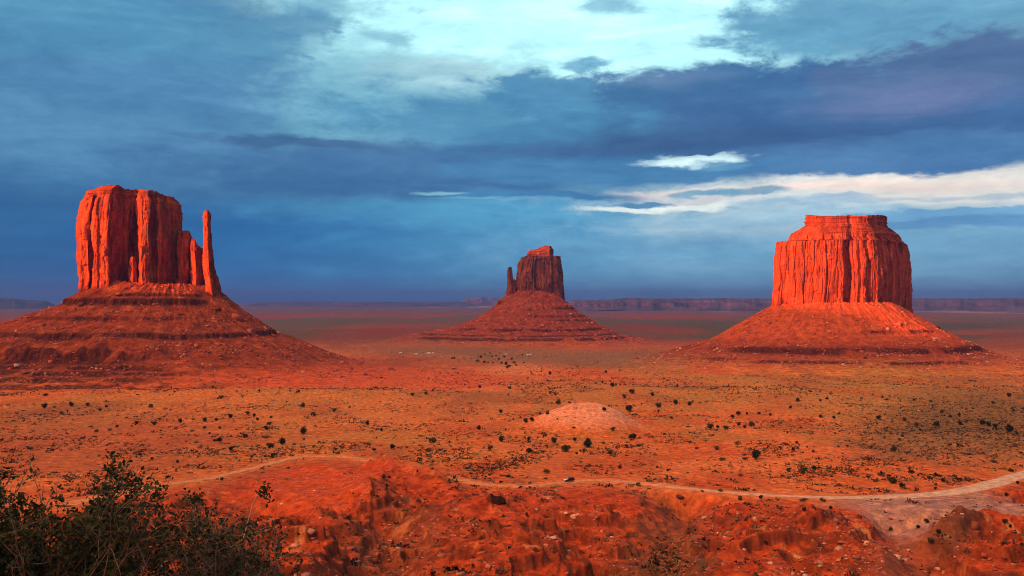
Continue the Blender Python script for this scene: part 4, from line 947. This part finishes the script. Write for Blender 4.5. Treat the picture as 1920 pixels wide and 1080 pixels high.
prism('post', [(-.05, -.3), (.05, -.3), (.05, 1.5), (-.05, 1.5)], -.05, .05, M_wood, sg); prism('plate', [(-.16, 1.0), (.16, 1.0), (.16, 1.55), (-.16, 1.55)], -.08, -.05, M_signm, sg)

# homes far down the valley
M_wallw = paint('white_wall', (.82, .80, .76), .7, .2); M_roofs = [paint('pale_roof', (.62, .60, .58), .6, .3), paint('red_roof', (.30, .08, .06), .7, .2)]
HS = [(751, 662, 5, 0, 'small white cabin standing alone, leftmost on the distant plain'), (780, 664, 5, 0, 'low white house below the trees, second from the left in the distance'), (797, 661.5, 4, 1, 'narrow white house at the left of the distant homestead'),
 (804, 662, 7, 0, 'largest white house in the middle of the distant homestead'), (812, 662, 4, 0, 'white shed right of the largest distant house'), (820, 661.5, 3.5, 1, 'rightmost white shed of the distant homestead'),
 (948, 664.5, 3.5, 0, 'tiny white cabin behind the distant thicket'), (992, 665, 9, 0, 'long low white trailer right of the distant thicket')]
for (a, b, w_, rf, lb) in HS:
    x, y = hit(a, b+1.2, Hq); z = float(H(np.array([x]), np.array([y]))[0]); L = w_*y/F; wd = min(L*.6, 7); hh = 2.8
    e = tag(empty('house', (x, y, z-.3)), lb, 'house', 'white homes far down the valley'); e.rotation_euler = (0, 0, random.uniform(-.25, .25))
    prism('wall', [(-L/2, 0), (L/2, 0), (L/2, hh), (-L/2, hh)], -wd/2, wd/2, M_wallw, e)
    bm = bmesh.new(); q = [(-L/2-.3, -wd/2-.3, hh+.003), (L/2+.3, -wd/2-.3, hh+.003), (L/2+.3, wd/2+.3, hh+.003), (-L/2-.3, wd/2+.3, hh+.003), (-L/2-.3, 0, hh+1.3), (L/2+.3, 0, hh+1.3)]; vs = [bm.verts.new(v) for v in q]
    for f in ((0, 1, 5, 4), (2, 3, 4, 5), (1, 2, 5), (3, 0, 4), (3, 2, 1, 0)): bm.faces.new([vs[i] for i in f])
    me = bpy.data.meshes.new('roof'); bm.to_mesh(me); bm.free(); me.materials.append(M_roofs[rf]); o = bpy.data.objects.new('roof', me); C.objects.link(o); o.parent = e
    prism('door', [(-.5, 0.3), (.5, .3), (.5, 2.3), (-.5, 2.3)], -wd/2-.06, -wd/2-.003, M_wood, e)
    for s in (-1, 1): prism('window', [(s*L*.3-.5, 1.2), (s*L*.3+.5, 1.2), (s*L*.3+.5, 2.1), (s*L*.3-.5, 2.1)], -wd/2-.05, -wd/2-.003, M_glass, e)

# ------------------------------------------------------------------ bush at the viewpoint's edge
M_leaf = plain('creosote_leaves', (.034, .042, .014), .75, .2, .6, 30); M_twig = plain('grey_twig', (.20, .14, .10), .85, .15, .4, 25)
def near_bush(name, targets, root, n_side, leafn, seed, label, lsz, twigc, dry):
    rs = np.random.default_rng(seed); TV, TF = [], []; LP = []; LS = []
    for (px, py, D, lean) in targets:
        tip = at(px, py, D); p0 = np.array(root)+np.array((rs.normal()*.10, rs.normal()*.10, 0)); dirv_ = tip-p0; mid = p0+dirv_*.5+np.array((rs.normal()*.12, rs.normal()*.1, -.04+rs.normal()*.05))
        n = 13; t = np.linspace(0, 1, n)[:, None]; C_ = (1-t)**2*p0+2*t*(1-t)*mid+t*t*tip; C_ = C_+np.cumsum(rs.normal(size=(n, 3))*.008, axis=0)*t
        L = np.linalg.norm(dirv_); r0 = .0036+.0035*L; tube(C_, list(np.linspace(r0, .0012, n)), TV, TF, 4)
        for k in range(n_side):
            f = rs.uniform(.30, 1.0); i = min(int(f*(n-1)), n-2); q0 = C_[i]+(C_[i+1]-C_[i])*(f*(n-1)-i); dv = (dirv_/L)*.7+rs.normal(size=3)*.62; dv[2] += .15; dv /= np.linalg.norm(dv); ll = rs.uniform(.06, .26)*(1.25-.6*f)
            m = 5; w1 = rs.normal(size=3)*.05; Q = np.array([q0+dv*ll*j/(m-1)+w1*(j/(m-1))**2+rs.normal(size=3)*.003 for j in range(m)]); tube(Q, list(np.linspace(.0026, .0009, m)), TV, TF, 3)
            if rs.uniform() < dry: continue
            nl = int(leafn*rs.uniform(.4, 1.5)); u = rs.beta(2.4, 1.0, nl)*(m-1); ii = np.minimum(u.astype(int), m-2); LP.append(Q[ii]+(Q[ii+1]-Q[ii])*(u-ii)[:, None]+rs.normal(size=(nl, 3))*.013); LS.append(rs.uniform(.5, 1.3, nl)*lsz)
    e = empty(name, tuple(root)); o0 = np.array(root); mesh('stems', np.array(TV)-o0, np.array(TF), M_twig, e); P = np.vstack(LP)-o0; Vv, Ff = leaves_quads(P, np.concatenate(LS), rs); mesh('foliage', Vv, Ff, M_leaf, e)
    return tag(e, label, 'bush')
rsb = np.random.default_rng(5)
def crest(u, prof): return np.interp(u, [p[0] for p in prof], [p[1] for p in prof])
profL = [(-220, 870), (0, 892), (45, 905), (90, 930), (120, 975), (150, 950), (190, 915), (225, 895), (265, 912), (300, 985), (330, 1010)]
profR = [(290, 1030), (330, 960), (372, 940), (400, 985), (440, 965), (475, 1000), (505, 1010), (530, 1060)]
TL = [(u, crest(u, profL)+24+rsb.exponential(75), rsb.uniform(3.3, 4.3), 0) for u in rsb.uniform(-260, 325, 150)]+[(215, 884, 3.9, 0), (262, 890, 4.0, 0), (90, 905, 3.7, 0), (20, 880, 3.6, 0), (280, 935, 3.9, 0), (235, 880, 3.8, 0)]
TR = [(u, crest(u, profR)+10+rsb.exponential(50), rsb.uniform(3.5, 4.4), 0) for u in rsb.uniform(300, 520, 80)]+[(368, 932, 4.0, 0), (470, 990, 4.1, 0), (430, 950, 4.2, 0)]
near_bush('desert_bush', TL, (-2.05, 3.75, -.12), 14, 30, 3, 'dense dark green bush filling the lower left corner', .0115, 0, .08)
near_bush('desert_bush', TR, (-1.22, 3.95, -.15), 14, 20, 4, 'thinner twiggy reddish bush right of the dense corner bush', .010, 0, .28)
def twig(pts, D, label, r=.004, tuft=False):
    P = np.array([at(a, b, D+.04*i) for i, (a, b) in enumerate(pts)]); root = P[0].copy(); Q = resample(P, .03); Q = Q+np.random.default_rng(len(label)).normal(size=Q.shape)*.002
    V, Fq = [], []; tube(Q-root, list(np.linspace(r, r*.35, len(Q))), V, Fq, 5)
    e = empty('dry_stem', tuple(root)); mesh('stem', V, np.array(Fq), M_straw, e)
    rs = np.random.default_rng(int(pts[0][0]))
    if tuft:
        T = Q[-1]-root+rs.normal(size=(90, 3))*np.array((.016, .016, .02)); Vv, Ff = leaves_quads(T, rs.uniform(.006, .012, 90), rs); mesh('seed_head', Vv, Ff, M_leaf, e)
    return tag(e, label, 'stem')
M_straw = plain('dry_straw', (.42, .30, .19), .8, .2, .3, 20)
twig([(432, 1120), (462, 985), (470, 950), (482, 926), (494, 922)], 3.9, 'tall pale dry stem bending right with a dark tuft at its tip', .0036, True)
twig([(470, 1100), (485, 1075), (520, 1048), (545, 1030)], 3.9, 'low pale stem leaning right at the lower edge of the near bush', .0034)
twig([(395, 1080), (455, 1020), (474, 1000), (508, 986)], 4.0, 'straight pale stem reaching right above the thinner bush', .003)
twig([(330, 1090), (360, 1000), (368, 945), (369, 938)], 4.0, 'upright stem with a dark leafy tuft above the thinner bush', .0032, True)
